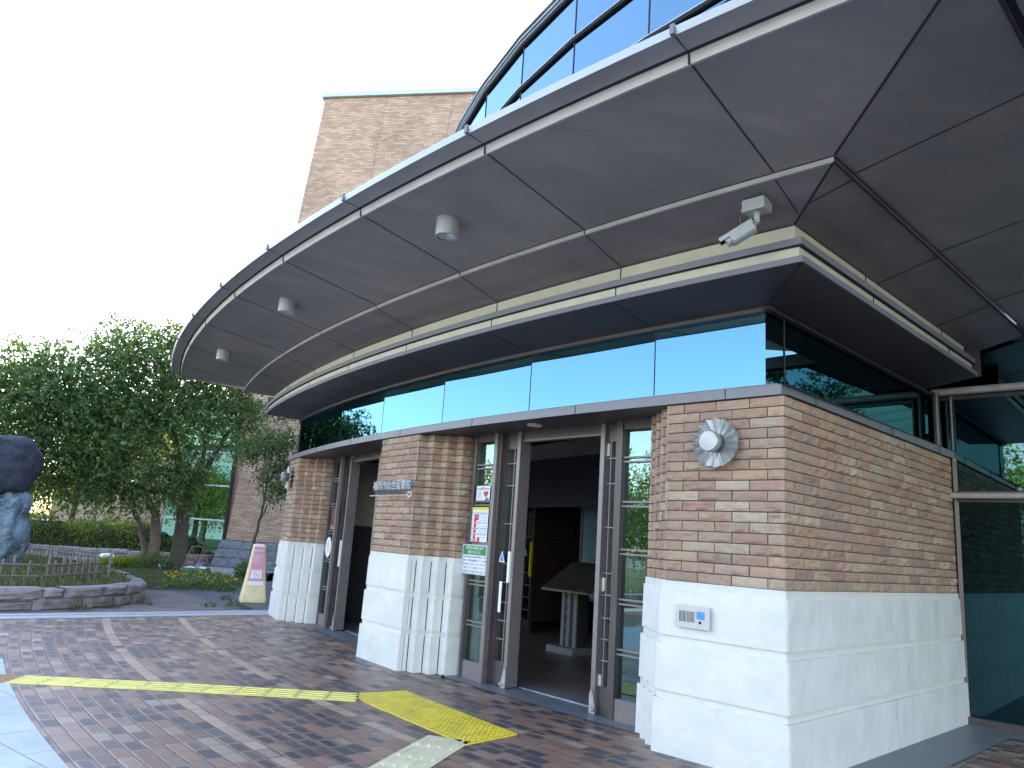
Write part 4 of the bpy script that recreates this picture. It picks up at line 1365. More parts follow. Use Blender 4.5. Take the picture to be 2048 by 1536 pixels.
# lectern sign inside the open door -------------------------------------
t = thing('lectern_sign', 'sloping bronze plate on a grey pedestal just inside the open door', 'lectern sign')
lo = Vector((1.20, 12.22, 0)); lx = Vector((.62, -.785, 0)); ly = Vector((-.785, -.62, 0)); rl = Matrix((lx, ly, Vector((0, 0, 1)))).transposed()
b = MB(); b.prism([tuple((lo+lx*x+ly*y)[:2]) for x, y in ((-.33, .20), (-.25, .33), (.33, .33), (.33, -.25), (-.33, -.25))], 0, .10); b.build('base', M['plinth'], t)
b = MB(); b.box(lo+lx*.02+Vector((0, 0, .55)), (.30, .26, .92), rl); b.build('pedestal', M['alu_dark'], t)
b = MB()
for dx in (-.125, .0, .145): b.box(lo+lx*(dx+.02)+ly*.14+Vector((0, 0, .55)), (.062, .03, .92), rl)
for k in range(5):
    for e_ in (-.012, .012): b.box(lo+lx*(-.05)+ly*.145+Vector((0, 0, .22+k*.18+e_)), (.12, .03, .010), rl)
b.build('fretwork', M['plinth'], t)
b = MB()
fl = lo-lx*.33+ly*.42
P = [fl+Vector((0, 0, .935)), fl+lx*1.05+Vector((0, 0, .935)), fl+lx*1.05-ly*.66+Vector((0, 0, 1.345)), fl-ly*.66+Vector((0, 0, 1.345))]
dn_ = Vector((0, 0, -.035))
b.face(P); b.face([p+dn_ for p in P][::-1])
for i in range(4): b.face([P[i]+dn_, P[(i+1) % 4]+dn_, P[(i+1) % 4], P[i]])
b.build('plate', M['bronzeplate'], t)
b = MB()
for k in range(9):
    p = P[0].lerp(P[3], .2+.07*k)+(P[1]-P[0])*(.62+.02*(k % 3)); q = p+(P[1]-P[0])*.26
    b.bar(p+Vector((0, 0, .002)), q+Vector((0, 0, .002)), .010, .002)
b.build('engraved_line', M['blackp'], t)
move_origin(t, lo)

# information board inside
t = thing('information_board', 'dark teal information board with arched frame inside the hall', 'information board')
bo = Vector((2.05, 14.55, 0)); rb2 = Matrix((Vector((.93, -.37, 0)), Vector((-.37, -.93, 0)), Vector((0, 0, 1)))).transposed()
bxv = rb2.col[0]; byv = rb2.col[1]
b = MB(); b.box(bo+Vector((0, 0, 1.60)), (1.1, .04, 1.85), rb2); b.build('panel', M['board'], t)
b = MB()
for s_ in (-1, 1): b.box(bo+bxv*s_*.58+Vector((0, 0, 1.3)), (.05, .07, 2.6), rb2)
b.box(bo+Vector((0, 0, 2.55)), (1.2, .07, .06), rb2); b.box(bo+Vector((0, 0, .64)), (1.2, .07, .05), rb2)
pa = [bo+bxv*(-.58+1.16*k/16)+Vector((0, 0, 2.6+.30*math.sin(math.pi*k/16))) for k in range(17)]
b.tube(pa, .018, 6)
b.build('frame', M['greyband'], t)
bf = Matrix((bxv, Vector((0, 0, 1)), byv)).transposed()
for s_, z, sz in (('平日・土曜', 2.15, .06), ('日曜・祝日', 2.0, .06), ('休 館 日', 1.78, .055), ('毎週月曜日', 1.69, .055), ('館内整理日', 1.60, .055), ('蔵書特別整理', 1.51, .06)):
    text_mesh('board_text', s_, sz, .001, M['trim'], bo-bxv*.33+byv*.026+Vector((0, 0, z)), bf, t)
b = MB(); b.box(bo-bxv*.30+byv*.024+Vector((0, 0, 1.24)), (.22, .004, .08), rb2); b.box(bo-bxv*.30+byv*.024+Vector((0, 0, 1.37)), (.16, .004, .05), rb2); b.build('blue_box', M['blue'], t)
b = MB()
dg = [(-.42, 1.0), (-.42, 1.1), (-.46, 1.14), (-.44, 1.16), (-.40, 1.12), (-.32, 1.12), (-.30, 1.18), (-.27, 1.16), (-.24, 1.13), (-.28, 1.10), (-.29, 1.0), (-.31, 1.0), (-.32, 1.06), (-.39, 1.06), (-.40, 1.0)]
b.face([bo+bxv*x+byv*.026+Vector((0, 0, z)) for x, z in dg]); b.build('dog_pictogram', M['trim'], t)
move_origin(t, bo)

# umbrella rack inside the farther door
t = thing('umbrella_rack', 'dark umbrella rack with rows of small locks inside the farther doorway', 'umbrella rack')
ub = Vector((-1.95, 14.2, 0)); ru = local(27.6, -119.6)
b = MB(); b.box(ub+Vector((0, 0, .48)), (1.1, .35, .80), ru); b.build('cabinet', M['blackp'], t)
b = MB()
X, Y = ru.col[0], ru.col[1]
for i in range(3):
    b.box(ub+Y*(.12-.1*i)+Vector((0, 0, .93+.07*i)), (1.1, .02, .015), ru)
b.build('shelf', M['frame'], t)
b = MB()
for i in range(3):
    for k in range(11):
        b.box(ub+Y*(.14-.1*i)+X*(-.5+.1*k+.05*(i % 2))+Vector((0, 0, .955+.07*i)), (.035, .03, .04), ru)
b.build('lock', M['trim'], t)
move_origin(t, ub)

# ------------------------------------------------------------------ tower and annex behind
tw = thing('brick_tower', 'tall brick tower with sloping sides and dark stone foot', 'building')
ca_, sa_ = math.cos(R(10)), math.sin(R(10))
TAL = Vector((ca_, -sa_)); TBK = Vector((sa_, ca_)); T0 = Vector((-10.55, 29.75))
TH = 20.45; BT = .060; WID, DEP = 30, 22
def TP(u_, v_, h): # u along the front from the left corner, v back; h height with batter
    q = T0+TAL*(u_+BT*h)+TBK*(v_+BT*h); return (q.x, q.y, h)
b = MB()
hs = 1.0
def bat_face(mb, f0, f1, L, z0, z1, mi=0):
    mb.face([f0(z0), f1(z0), f1(z1), f0(z1)], mi, [(0, z0), (L, z0), (L, z1), (0, z1)])
bat_face(b, lambda z: TP(0, 0, z), lambda z: TP(WID, 0, z), WID, hs, TH)
bat_face(b, lambda z: TP(0, DEP, z), lambda z: TP(0, 0, z), DEP, hs, TH)
bat_face(b, lambda z: TP(WID, 0, z), lambda z: TP(WID, DEP, z), DEP, hs, TH)
b.face([TP(0, 0, TH), TP(WID, 0, TH), TP(WID, DEP, TH), TP(0, DEP, TH)])
b.build('wall', M['tower'], tw)
b = MB()
P1, P2, P3 = TP(-.06, -.06, TH), TP(WID, -.06, TH), TP(-.06, DEP, TH)
b.bar(P1, P2, .22, .22); b.bar(P1, P3, .22, .22)
b.build('parapet_cap', M['edge'], tw)
b = MB()
for u_ in (2.9, 5.9, 8.9, 11.9):
    b.bar(Vector(TP(u_, -.004, 1.0)), Vector(TP(u_, -.004, TH)), .012, .006, 0)
b.build_each('expansion_joint', M['joint'], tw)
def stone_course(mb, f, L, z0, z1, nL, rn, amp=.05):
    cuts = [0]
    while cuts[-1] < L: cuts.append(cuts[-1]+nL*rn.uniform(.75, 1.25))
    cuts[-1] = L
    for p, q in zip(cuts[:-1], cuts[1:]):
        if q-p < .05: continue
        n = 5; G = []
        sx = rn.uniform(0, 50)
        for iz in range(n+1):
            rowv = []
            for ix in range(n+1):
                s_ = p+.012+(q-p-.024)*ix/n; z = z0+.012+(z1-z0-.024)*iz/n
                ed = ix in (0, n) or iz in (0, n)
                o = 0 if ed else .02+amp*abs(mnoise.noise(Vector((s_*3+sx, z*3, sx))))
                rowv.append(f(s_, z, o))
            G.append(rowv)
        for iz in range(n):
            for ix in range(n):
                mb.face([G[iz][ix], G[iz][ix+1], G[iz+1][ix+1], G[iz+1][ix]], 0)
b = MB(); rn = random.Random(4)
def fs(s_, z, o):
    fl_ = (1.0-z)*.22+.05
    q = T0+TAL*(s_-fl_)-TBK*(fl_+o); return (q.x, q.y, z)
for (z0, z1) in ((0, .34), (.34, .68), (.68, 1.02)): stone_course(b, fs, WID+.5, z0, z1, .75, rn)
def fside(s_, z, o):
    fl_ = (1.0-z)*.22+.05
    q = T0-TAL*(fl_+o)+TBK*(4-s_-fl_); return (q.x, q.y, z)
for (z0, z1) in ((0, .34), (.34, .68), (.68, 1.02)): stone_course(b, fside, 4.0, z0, z1, .75, rn)
a = [fs(0, 0, -.02), fs(WID, 0, -.02), fs(WID, 1.02, -.02), fs(0, 1.02, -.02)]; b.face(a)
a = [fs(0, 1.02, .02), fs(WID, 1.02, .02), fs(WID, 1.02, -.3), fs(0, 1.02, -.3)]; b.face(a)
b.build('stone_foot', M['stone_dark'], tw)
move_origin(tw, (T0.x, T0.y, 0))
b = MB()
fl2 = Vector(TP(1.75, -.25, 3.55))
b.tube([fl2+Vector((0, .15, 0)), fl2+Vector((-.25, -.1, -.03))], .05, 10)
b.tube([fl2+Vector((-.25, -.1, -.03)), fl2+Vector((-.45, -.2, -.04))], [.06, .05], 10)
tag(b.build('wall_spotlight', M['lampgrey']), 'small grey floodlight fixed to the tower wall behind the slender tree', 'floodlight')

# annex: glass curtain wall left of the tower with brick return
an = thing('glass_annex', 'reflective glass curtain wall annex with brick end wall left of the tower', 'building')
A0 = T0-TAL*.20+TBK*.50
def AP(u_, v_, h):
    q = A0+TAL*u_+TBK*v_; return (q.x, q.y, h)
AH, AW = 6.30, 2.80
b = MB()
b.prism([AP(0, .02, 0)[:2], AP(1.2, .02, 0)[:2], AP(1.2, 5, 0)[:2], AP(0, 5, 0)[:2]], 0, AH)
b.build('brick_return', M['tower'], an)
b = MB()
b.prism([AP(-AW, .3, 0)[:2], AP(0, .3, 0)[:2], AP(0, 5, 0)[:2], AP(-AW, 5, 0)[:2]], 0, AH-.05)
b.build('inner_wall', M['black'], an)
b = MB()
b.bar(AP(-AW, -.08, AH+.06), AP(.0, -.08, AH+.06), .25, .14, 0)
b.bar(AP(0, -.08, AH+.06), AP(1.0, -.08, AH+.06), .25, .14, 0)
b.build('roof_edge', M['coping'], an)
for i in range(2):
    u0 = -.06-1.36*i
    for z0, z1 in ((.22, 1.70), (1.74, 3.02), (3.06, 4.34), (4.38, 5.6), (5.64, 6.28)):
        q = MB(); q.face([AP(u0-1.345, 0, z0), AP(u0, 0, z0), AP(u0, 0, z1), AP(u0-1.345, 0, z1)])
        q.build('glass_panel', M['glass_annex'], an)
b = MB()
for z in (1.72, 3.04, 4.36, 5.62): b.bar(AP(-AW, -.05, z), AP(-.04, -.05, z), .10, .055, 0)
for i in range(1, 3): b.bar(AP(-.05-1.36*i, -.003, .1), AP(-.05-1.36*i, -.003, AH), .02, .015, 1)
b.bar(AP(-.03, -.06, .0), AP(-.03, -.06, AH), .10, .10, 1)
b.bar(AP(-AW, -.02, .1), AP(0, -.02, .1), .15, .22, 1)
b.build_each('mullion', [M['edge'], M['joint']], an)
move_origin(an, (A0.x, A0.y, 0))

# far brick buildings seen through the tree
def brick_block(name, label, x0, y0, x1, y1, h, mat, cap=True):
    t = thing(name, label, 'building')
    b = MB(); b.prism([(x0, y0), (x1, y0), (x1, y1), (x0, y1)], 0, h); b.build('wall', mat, t)
    b = MB(); b.prism([(x0-.2, y0-.2), (x1+.2, y0-.2), (x1+.2, y1+.2), (x0-.2, y1+.2)], h, h+.3); b.build('roof', M['edge'], t)
    move_origin(t, ((x0+x1)/2, y0, 0))
brick_block('brick_hall', 'long low brick building glimpsed behind the big tree and hedge', -25.5, 44, -16, 60, 7.4, M['tower_far'])
brick_block('brick_hall', 'higher brick block rising just left of the tower behind the tree', -17.2, 46, -5, 60, 10.8, M['tower_far'])

# ------------------------------------------------------------------ planters, rocks, fences
def stone_wall(name, label, pts, h, mat, seed, courses=2, Ls=.55, amp=.05, closed=False, cat='stone wall', thick=.28, kind=None):
    rn = random.Random(seed)
    b = MB()
    # resample to a smooth path
    P = [Vector(p) for p in pts]
    def along(s_):
        for i in range(len(P)-1):
            L = (P[i+1]-P[i]).length
            if s_ <= L or i == len(P)-2:
                return P[i].lerp(P[i+1], s_/L), (P[i+1]-P[i]).normalized()
            s_ -= L
    T = sum((P[i+1]-P[i]).length for i in range(len(P)-1))
    hc = h/courses
    for c in range(courses):
        cuts = [0]
        while cuts[-1] < T: cuts.append(cuts[-1]+Ls*rn.uniform(.55, 1.5))
        cuts[-1] = T
        for p, q in zip(cuts[:-1], cuts[1:]):
            if q-p < .06: continue
            z0 = c*hc+(rn.uniform(-.03, .03) if c else -.02); z1 = (c+1)*hc+rn.uniform(-.03, .03)
            if c == courses-1: z1 = h+rn.uniform(-.025, .03)
            n = 5; G = []; sx = rn.uniform(0, 60)
            for iz in range(n+1):
                rowv = []
                for ix in range(n+1):
                    ss = p+.008+(q-p-.016)*ix/n
                    pt, tg = along(ss); nr = Vector((tg.y, -tg.x))
                    ed = ix in (0, n) or iz in (0, n)
                    o = -.02 if ed else .015+amp*abs(mnoise.noise(Vector((ss*3+sx, iz*.9, sx))))
                    pt = pt+nr*o
                    rowv.append((pt.x, pt.y, z0+.006+(z1-z0-.012)*iz/n))
                G.append(rowv)
            for iz in range(n):
                for ix in range(n):
                    b.face([G[iz][ix], G[iz][ix+1], G[iz+1][ix+1], G[iz+1][ix]], 0)
            if c == courses-1:
                for ix in range(n):
                    def bk(pt, ss):
                        _, tg = along(ss); nr = Vector((tg.y, -tg.x)); return (pt[0]-nr.x*thick, pt[1]-nr.y*thick, pt[2]+.01)
                    sa = p+(q-p)*ix/n; sb = p+(q-p)*(ix+1)/n
                    b.face([G[n][ix], G[n][ix+1], bk(G[n][ix+1], sb), bk(G[n][ix], sa)], 0)
    # dark core
    for i in range(len(P)-1):
        tg = (P[i+1]-P[i]).normalized(); nr = Vector((tg.y, -tg.x))*-.03
        a_, c_ = P[i]+nr, P[i+1]+nr
        b.face([(a_.x, a_.y, -.02), (c_.x, c_.y, -.02), (c_.x, c_.y, h-.03), (a_.x, a_.y, h-.03)], 1)
    o = b.build(name, [mat, M['mortar']])
    tag(o, label, cat)
    return o
PL = [KP(-20, -.62), KP(-8, -.62), (-7.86, 12.58), (-7.35, 13.13), (-7.02, 13.72), (-6.85, 14.40), (-6.86, 15.2), (-7.10, 16.0), (-7.55, 16.8), (-8.3, 17.9), (-10.0, 20.2), (-12.4, 22.8), (-16, 24.6), (-24, 26)]
stone_wall('planter_wall', 'low curved stone wall of the grassy planter at the left', PL, .33, M['stone_warm'], 11, cat='planter wall')
BW = [(-30, 24.0), (-22, 27.6), (-19, 29.2), (-16.5, 30.45), (-13.65, 30.6), (-12.0, 31.0)]
stone_wall('planter_wall', 'far stone retaining wall below the clipped hedge', BW, .36, M['stone_warm'], 12, cat='planter wall')
stone_wall('stone_bench', 'low pinkish stone ledge in front of the glass annex', [(-13.0, 29.2), (-11.3, 29.3), (-10.9, 30.1), (-10.9, 30.6)], .40, M['stone_pink'], 13, cat='stone ledge')
sheet('planter_soil', PL+[(-30, 26), (-30, -8)], .30, M['lawn'])
sheet('hedge_bed', [(x, y+.1) for x, y in BW]+[(-12, 34), (-30, 36)], .33, M['lawn'])

def rock(name, c, sz, seed, mat, parent, sub=5, amp=.22, rz=0, flat_top=0):
    bm = bmesh.new()
    bmesh.ops.create_icosphere(bm, subdivisions=sub, radius=1)
    for v in bm.verts:
        p = v.co.copy()
        q = Vector((p.x, p.y, p.z))
        k_ = 1
        # squarish
        m = max(abs(q.x), abs(q.y), abs(q.z)); q = q.lerp(q/m, .35)
        n1 = mnoise.noise(p*1.1+Vector((seed, seed*2, 0))); n2 = mnoise.noise(p*2.7+Vector((seed, 0, seed))); n3 = mnoise.noise(p*7+Vector((0, seed, 0)))
        rdg = 1-abs(mnoise.noise(p*1.9+Vector((seed*3, 1, 2))))*2
        k_ = 1+amp*(n1*1.2+n2*.6+n3*.22+(rdg-.5)*.25)
        q = q*k_
        v.co = Vector((q.x*sz[0], q.y*sz[1], q.z*sz[2]))
    bmesh.ops.rotate(bm, verts=bm.verts, matrix=Matrix.Rotation(rz, 3, 'Z'))
    bmesh.ops.translate(bm, verts=bm.verts, vec=c)
    me = bpy.data.meshes.new(name); bm.to_mesh(me); bm.free()
    me.polygons.foreach_set('use_smooth', [True]*len(me.polygons))
    me.materials.append(mat)
    o = bpy.data.objects.new(name, me); col.objects.link(o); o.parent = parent
    return o
t = thing('rock_sculpture', 'garden sculpture of a dark boulder balanced on a blue-grey rock', 'rock sculpture')
rx, ry = -11.30, 17.55
rock('lower_rock', (rx, ry, 1.12), (.66, .50, .98), 3.1, M['bluerock'], t, 5, .20)
rock('upper_boulder', (rx-.30, ry, 2.55), (.86, .62, .66), 8.4, M['darkrock'], t, 5, .13, .3)
move_origin(t, (rx, ry, .3))

def picket(name, label, p, q, n, z0, h, seed, grp='low wooden picket fences in the planter'):
    rn = random.Random(seed)
    t = thing(name, label, 'fence', grp)
    p = Vector((*p, z0)); q = Vector((*q, z0))
    dv = (q-p); u_ = dv.normalized()
    for i in range(n):
        b = MB()
        c = p+dv*(i+.5)/n
        hh_ = h*rn.uniform(.88, 1.08); lean = u_*rn.uniform(-.03, .03)
        b.tube([c+Vector((0, 0, -.05)), c+lean*.5+Vector((0, 0, hh_*.6)), c+lean+Vector((0, 0, hh_-.02)), c+lean+Vector((0, 0, hh_))], [.023, .023, .022, .010], 8)
        b.build('picket', M['wood'], t)
    for zf in (.34, .72):
        b = MB()
        a_ = p-u_*.06; c_ = q+u_*.06
        off_ = Vector((u_.y, -u_.x, 0))*.03
        b.tube([a_+off_+Vector((0, 0, h*zf)), c_+off_+Vector((0, 0, h*zf*1.03))], .016, 8)
        b.build('rail', M['wood'], t)
    move_origin(t, p)
picket('picket_fence', 'picket fence section at the left edge below the rock', (-9.85, 12.30), (-8.15, 13.95), 11, .28, .50, 1)
picket('picket_fence', 'middle picket fence section of the near planter edge', (-8.10, 14.1), (-8.0, 15.85), 8, .28, .50, 2)
picket('picket_fence', 'short darker picket fence section nearest the planter end', (-8.0, 16.25), (-8.55, 17.35), 7, .28, .50, 3)
picket('picket_fence', 'far picket fence section behind the rock along the walkway', (-13.95, 22.3), (-12.1, 21.4), 13, .28, .42, 4)
picket('picket_fence', 'far picket fence section along the walkway near the white lamp', (-11.9, 21.2), (-9.9, 19.4), 12, .28, .42, 5)

# ------------------------------------------------------------------ trees
def in_blob(rng, blobs, n, surf=.55):
    """points inside a union of ellipsoids, denser towards the surface"""
    w_ = np.array([b[3]*b[4]*b[5] for b in blobs]); w_ = w_**.75; w_ /= w_.sum()
    idx = rng.choice(len(blobs), n, p=w_)
    v = rng.normal(size=(n, 3)); v /= np.linalg.norm(v, axis=1)[:, None]
    r = rng.uniform(0, 1, n)**surf
    B = np.array(blobs)[idx]
    P = B[:, :3]+v*r[:, None]*B[:, 3:6]
    return P, v
def make_tree(name, label, base, trunks, blobs, nspr, per, size, lmat, bmat, seed, cat='tree', zmin=1.6, group=None, aspect=.42, tone_shift=0, kfn=None):
    rng = np.random.default_rng(seed); rn = random.Random(seed)
    t = thing(name, label, cat, group)
    b = MB()
    tips = []
    centers = [Vector(q[:3]) for q in blobs]
    for path, r0_ in trunks:
        pts = [Vector(q) for q in path]
        n = len(pts)
        # smooth
        fine = []
        for i in range(n-1):
            for k in range(5):
                fine.append(pts[i].lerp(pts[i+1], k/5)+Vector((rn.uniform(-.02, .02), rn.uniform(-.02, .02), 0)))
        fine.append(pts[-1])
        m = len(fine)
        b.tube(fine, [r0_*(1.35 if k == 0 else 1)*(1-.72*k/(m-1)) for k in range(m)], 10)
        tips.append((fine, r0_))
    # limbs from the trunks to the blobs
    for ci, c in enumerate(centers):
        fine, r0_ = min(tips, key=lambda f: min((p-c).length for p in f[0]))
        cand = [i for i, p in enumerate(fine) if p.z < c.z+.1] or [0]
        st = min(cand, key=lambda i: (fine[i]-c).length+ (0 if i > len(fine)*.45 else 3))
        s_ = fine[st]; r_ = r0_*(1-.72*st/(len(fine)-1))
        mid = s_.lerp(c, .5)+Vector((rn.uniform(-.2, .2), rn.uniform(-.2, .2), (s_-c).length*.08))
        b.tube([s_, s_.lerp(mid, .5)+Vector((0, 0, .05)), mid, c], [r_*.55, r_*.45, r_*.33, .018], 7)
        bl = blobs[ci]
        for k in range(7):
            th = rn.uniform(0, 6.28); ph = rn.uniform(-.3, 1.0)
            e = c+Vector((math.cos(th)*math.cos(ph)*bl[3]*.85, math.sin(th)*math.cos(ph)*bl[4]*.85, math.sin(ph)*bl[5]*.85))
            s2 = mid.lerp(c, rn.uniform(0, 1))
            b.tube([s2, s2.lerp(e, .5)+Vector((0, 0, .08)), e], [max(.012, r_*.16), .012, .005], 5)
    b.build('trunk', bmat, t)
    # sprays: short twigs carrying leaves
    P, v = in_blob(rng, blobs, nspr, .5)
    ok = P[:, 2] > zmin
    P, v = P[ok], v[ok]
    dirs = v*.8+rng.normal(size=P.shape)*.5; dirs[:, 2] += .05
    dirs /= np.linalg.norm(dirs, axis=1)[:, None]
    ln = rng.uniform(.25, .6, len(P))*(size/.1)
    k_ = np.arange(per)
    tt = (k_+.5)/per
    Q = P[:, None, :]+dirs[:, None, :]*(ln[:, None, None]*tt[None, :, None])
    Q[:, :, 2] -= (tt**2)[None, :]*ln[:, None]*.35
    Q = Q+rng.normal(size=Q.shape)*size*.32
    tone = np.repeat(np.clip(rng.normal(.42+tone_shift, .22, len(P)), 0, 1), per)
    DD = np.repeat(dirs, per, axis=0)
    foliage('crown', Q.reshape(-1, 3), DD, size, lmat, t, aspect, tone, .35, seed, .9)
    move_origin(t, base)
    return t
# big cherry: positions worked out from its true distance (about 26 m)
blobs = [(-10.3, 24.6, 6.5, 1.5, 1.5, 1.3), (-11.6, 23.7, 5.9, 1.7, 1.6, 1.5), (-13.0, 22.6, 5.2, 1.6, 1.5, 1.3), (-14.2, 21.8, 4.5, 1.5, 1.5, 1.2),
         (-12.3, 23.0, 4.2, 1.8, 1.6, 1.3), (-10.9, 23.9, 4.4, 1.7, 1.5, 1.3), (-13.5, 22.2, 3.3, 1.5, 1.3, .8), (-9.5, 24.9, 5.2, 1.2, 1.2, 1.2),
         (-15.3, 21.4, 4.0, 1.3, 1.3, 1.2), (-11.9, 23.2, 3.0, 1.4, 1.2, .65), (-8.8, 25.3, 5.3, .7, .8, .7), (-10.0, 24.4, 3.0, .6, .6, .35), (-12.2, 23.4, 6.9, 1.0, 1.0, .8),
         (-10.7, 24.2, 7.4, .9, .9, .6), (-14.0, 22.0, 5.9, .9, .9, .7), (-15.2, 21.4, 5.3, .8, .8, .6), (-14.6, 21.9, 2.9, 1.1, 1.0, .5), (-9.6, 24.9, 7.3, .7, .8, .5),
         (-13.7, 22.3, 2.45, 1.5, 1.1, .42), (-12.2, 23.2, 2.35, 1.4, 1.1, .42), (-11.0, 23.8, 2.35, 1.1, .9, .42), (-10.2, 24.3, 2.75, .9, .8, .5), (-9.8, 24.6, 3.9, .9, .9, .7)]
make_tree('cherry_tree', 'broad leafy green tree with a single thick grey trunk', (-10.35, 25.3, 0),
          [([(-10.35, 25.3, 0), (-10.33, 25.3, 1.2), (-10.4, 25.2, 2.3), (-10.6, 25.0, 3.4), (-11.0, 24.5, 5.2)], .27),
           ([(-10.38, 25.2, 1.9), (-9.9, 25.1, 3.0), (-9.3, 25.1, 4.4), (-8.9, 25.2, 5.2)], .13),
           ([(-10.45, 25.2, 2.1), (-9.9, 25.0, 3.4), (-9.8, 24.8, 5.0)], .12)],
          [blobs[i] for i in (0, 5, 7, 10, 11, 13, 17, 20, 21)], 2300, 10, .14, M['leaf'], M['bark'], 21)
make_tree('cherry_tree', 'spreading green tree with twin brown trunks beside the thick-trunked one', (-11.15, 25.1, 0),
          [([(-11.25, 25.1, 0), (-11.38, 25.1, .7), (-11.62, 25.0, 1.5), (-12.2, 24.3, 2.6), (-13.4, 22.9, 4.0)], .12),
           ([(-11.05, 25.1, 0), (-11.05, 25.1, 1.0), (-11.15, 25.0, 1.8), (-11.9, 24.0, 3.2), (-12.4, 23.3, 5.0)], .20)],
          [blobs[i] for i in (1, 2, 3, 4, 6, 8, 9, 12, 14, 15, 16, 18, 19)], 5600, 10, .14, M['leaf'], M['bark2'], 22)
make_tree('maple_tree', 'slender young tree in front of the tower wall, behind the yellow sign', (-6.75, 21.8, 0),
          [([(-6.95, 21.8, 0), (-6.86, 21.8, 1.1), (-6.78, 21.8, 1.9), (-6.72, 21.8, 2.7), (-6.70, 21.8, 3.6)], .055), ([(-6.82, 21.8, 1.5), (-6.6, 21.8, 2.3), (-6.3, 21.8, 3.0)], .03),
           ([(-6.75, 21.8, 2.2), (-6.9, 21.9, 3.2), (-6.5, 22, 4.3)], .02)],
          [(-7.05, 21.8, 3.85, .72, .5, .26), (-6.5, 21.8, 3.95, .65, .5, .30), (-6.55, 21.8, 3.1, .45, .4, .40), (-6.3, 21.8, 2.55, .38, .35, .3), (-6.2, 21.9, 3.3, .4, .4, .3), (-7.3, 21.8, 3.55, .35, .3, .16), (-6.05, 22.0, 5.1, .55, .45, .28), (-6.5, 22.0, 4.75, .5, .3, .12)],
          900, 8, .085, M['leaf_maple'], M['bark'], 23, zmin=1.9, aspect=.5)
# sunlit trees further back
make_tree('background_tree', 'bright yellow-green sunlit tree behind the big dark tree', (-18.6, 33.5, 0),
          [([(-18.6, 33.5, 0), (-18.4, 33.5, 2), (-18.0, 33.4, 4.5)], .16)],
          [(-18.8, 33.4, 3.2, 1.6, 1.2, 1.3), (-20.4, 33.2, 2.4, 1.5, 1.2, 1.2), (-18.0, 33.4, 5.4, 1.6, 1.3, 1.4), (-21.6, 33.0, 3.8, 1.5, 1.3, 1.4), (-21.0, 33, 6.2, 1.5, 1.2, 1.2)], 1700, 8, .13, M['leaf_light'], M['bark'], 31, zmin=.5)
make_tree('background_tree', 'yellow-green tree glimpsed between the big tree and the tower', (-14.2, 36.0, 0),
          [([(-14.2, 36, 0), (-14.2, 36, 3), (-14, 36, 6)], .16)],
          [(-14.2, 36, 7.2, 1.8, 1.3, 1.6), (-15.5, 36, 5.5, 1.5, 1.3, 1.4), (-14.0, 36, 9.4, 1.5, 1.2, 1.0), (-13.2, 36, 4.5, 1.1, 1.2, 1.3)], 1300, 8, .13, M['leaf_light'], M['bark'], 32, zmin=.5)

# trees and buildings on the far side of the square, seen only as reflections; the last two trees only block light
def sq_tree(x, y, s_, seed, lb, mat='leaf_maple'):
    rn = random.Random(seed)
    bl = []
    for k in range(8):
        th = rn.uniform(0, 6.28); rr = rn.uniform(.3, 1.5)*s_
        bl.append((x+rr*math.cos(th), y+rr*math.sin(th), (2.5+rn.uniform(-.8, .9))*s_, 1.3*s_, 1.3*s_, .9*s_))
    return make_tree('square_tree', lb, (x, y, 0), [([(x, y, 0), (x+.1, y, 1.6*s_), (x, y+.1, 3.4*s_)], .16*s_)], bl, 1100, 8, .115*s_, M[mat], M['bark'], seed, zmin=1.4, group='trees mirrored in the glazing', tone_shift=.2)
sq_tree(-18.5, 6.6, .95, 41, 'green tree mirrored low in the sidelight nearest the viewer')
sq_tree(-21, 3.6, 1.1, 42, 'yellow-green tree mirrored in the sidelight nearest the viewer', 'leaf_light')
sq_tree(-20, 15.5, 1.25, 43, 'yellow-green tree mirrored in the sidelight above the notices', 'leaf_light')
make_tree('square_tree', 'tall tree mirrored in the side clerestory at the corner', (-2.6, -15.2, 0), [([(-2.6, -15.2, 0), (-2.6, -15.2, 4), (-2.5, -15.2, 8)], .2)],
          [(-2.6, -15.2, 6.5, 1.5, 1.5, 1.3), (-2.2, -15.2, 8.6, 1.3, 1.3, 1.2), (-3.3, -15.2, 4.8, 1.5, 1.3, 1.2)], 1300, 9, .15, M['leaf_maple'], M['bark'], 44, group='trees mirrored in the glazing')
make_tree('square_tree', 'lower tree mirrored in the side clerestory', (-5.4, -15.6, 0), [([(-5.4, -15.6, 0), (-5.4, -15.6, 2), (-5.4, -15.6, 5)], .16)],
          [(-5.4, -15.6, 5.4, 1.1, 1.1, 1.1), (-4.7, -15.6, 4.6, 1.1, 1.1, 1.0)], 800, 9, .15, M['leaf_maple'], M['bark'], 45, group='trees mirrored in the glazing')
sq_tree(-14, -8.5, 2.0, 46, 'bright yellow-green tree mirrored in the right curtain wall', 'leaf_light')
sq_tree(-20, -9, 1.6, 47, 'dark green tree mirrored in the right curtain wall')
sq_tree(-31, 9, 1.4, 48, 'light green tree mirrored low in the annex glass', 'leaf_light')
sq_tree(-35, 3.5, 1.7, 49, 'green tree mirrored beside the high-rise in the annex glass')
q_ = SW(-3.0, 10.5); sq_tree(q_[0], q_[1], 2.7, 50, 'unseen dense tree added on the right to dim the side wing')  # added out of view to hold sky light off the right side
q_ = SW(4.0, 10.0); sq_tree(q_[0], q_[1], 2.7, 51, 'second unseen tree added to dim the side wing, nearer the curtain wall')  # also an unseen light blocker, added for the darker wing
t = thing('domed_hall', 'pale green domed hall mirrored in the side glazing', 'building')
b = MB(); n = 40; m_ = 10
dc, drr = (-44, -46), 34
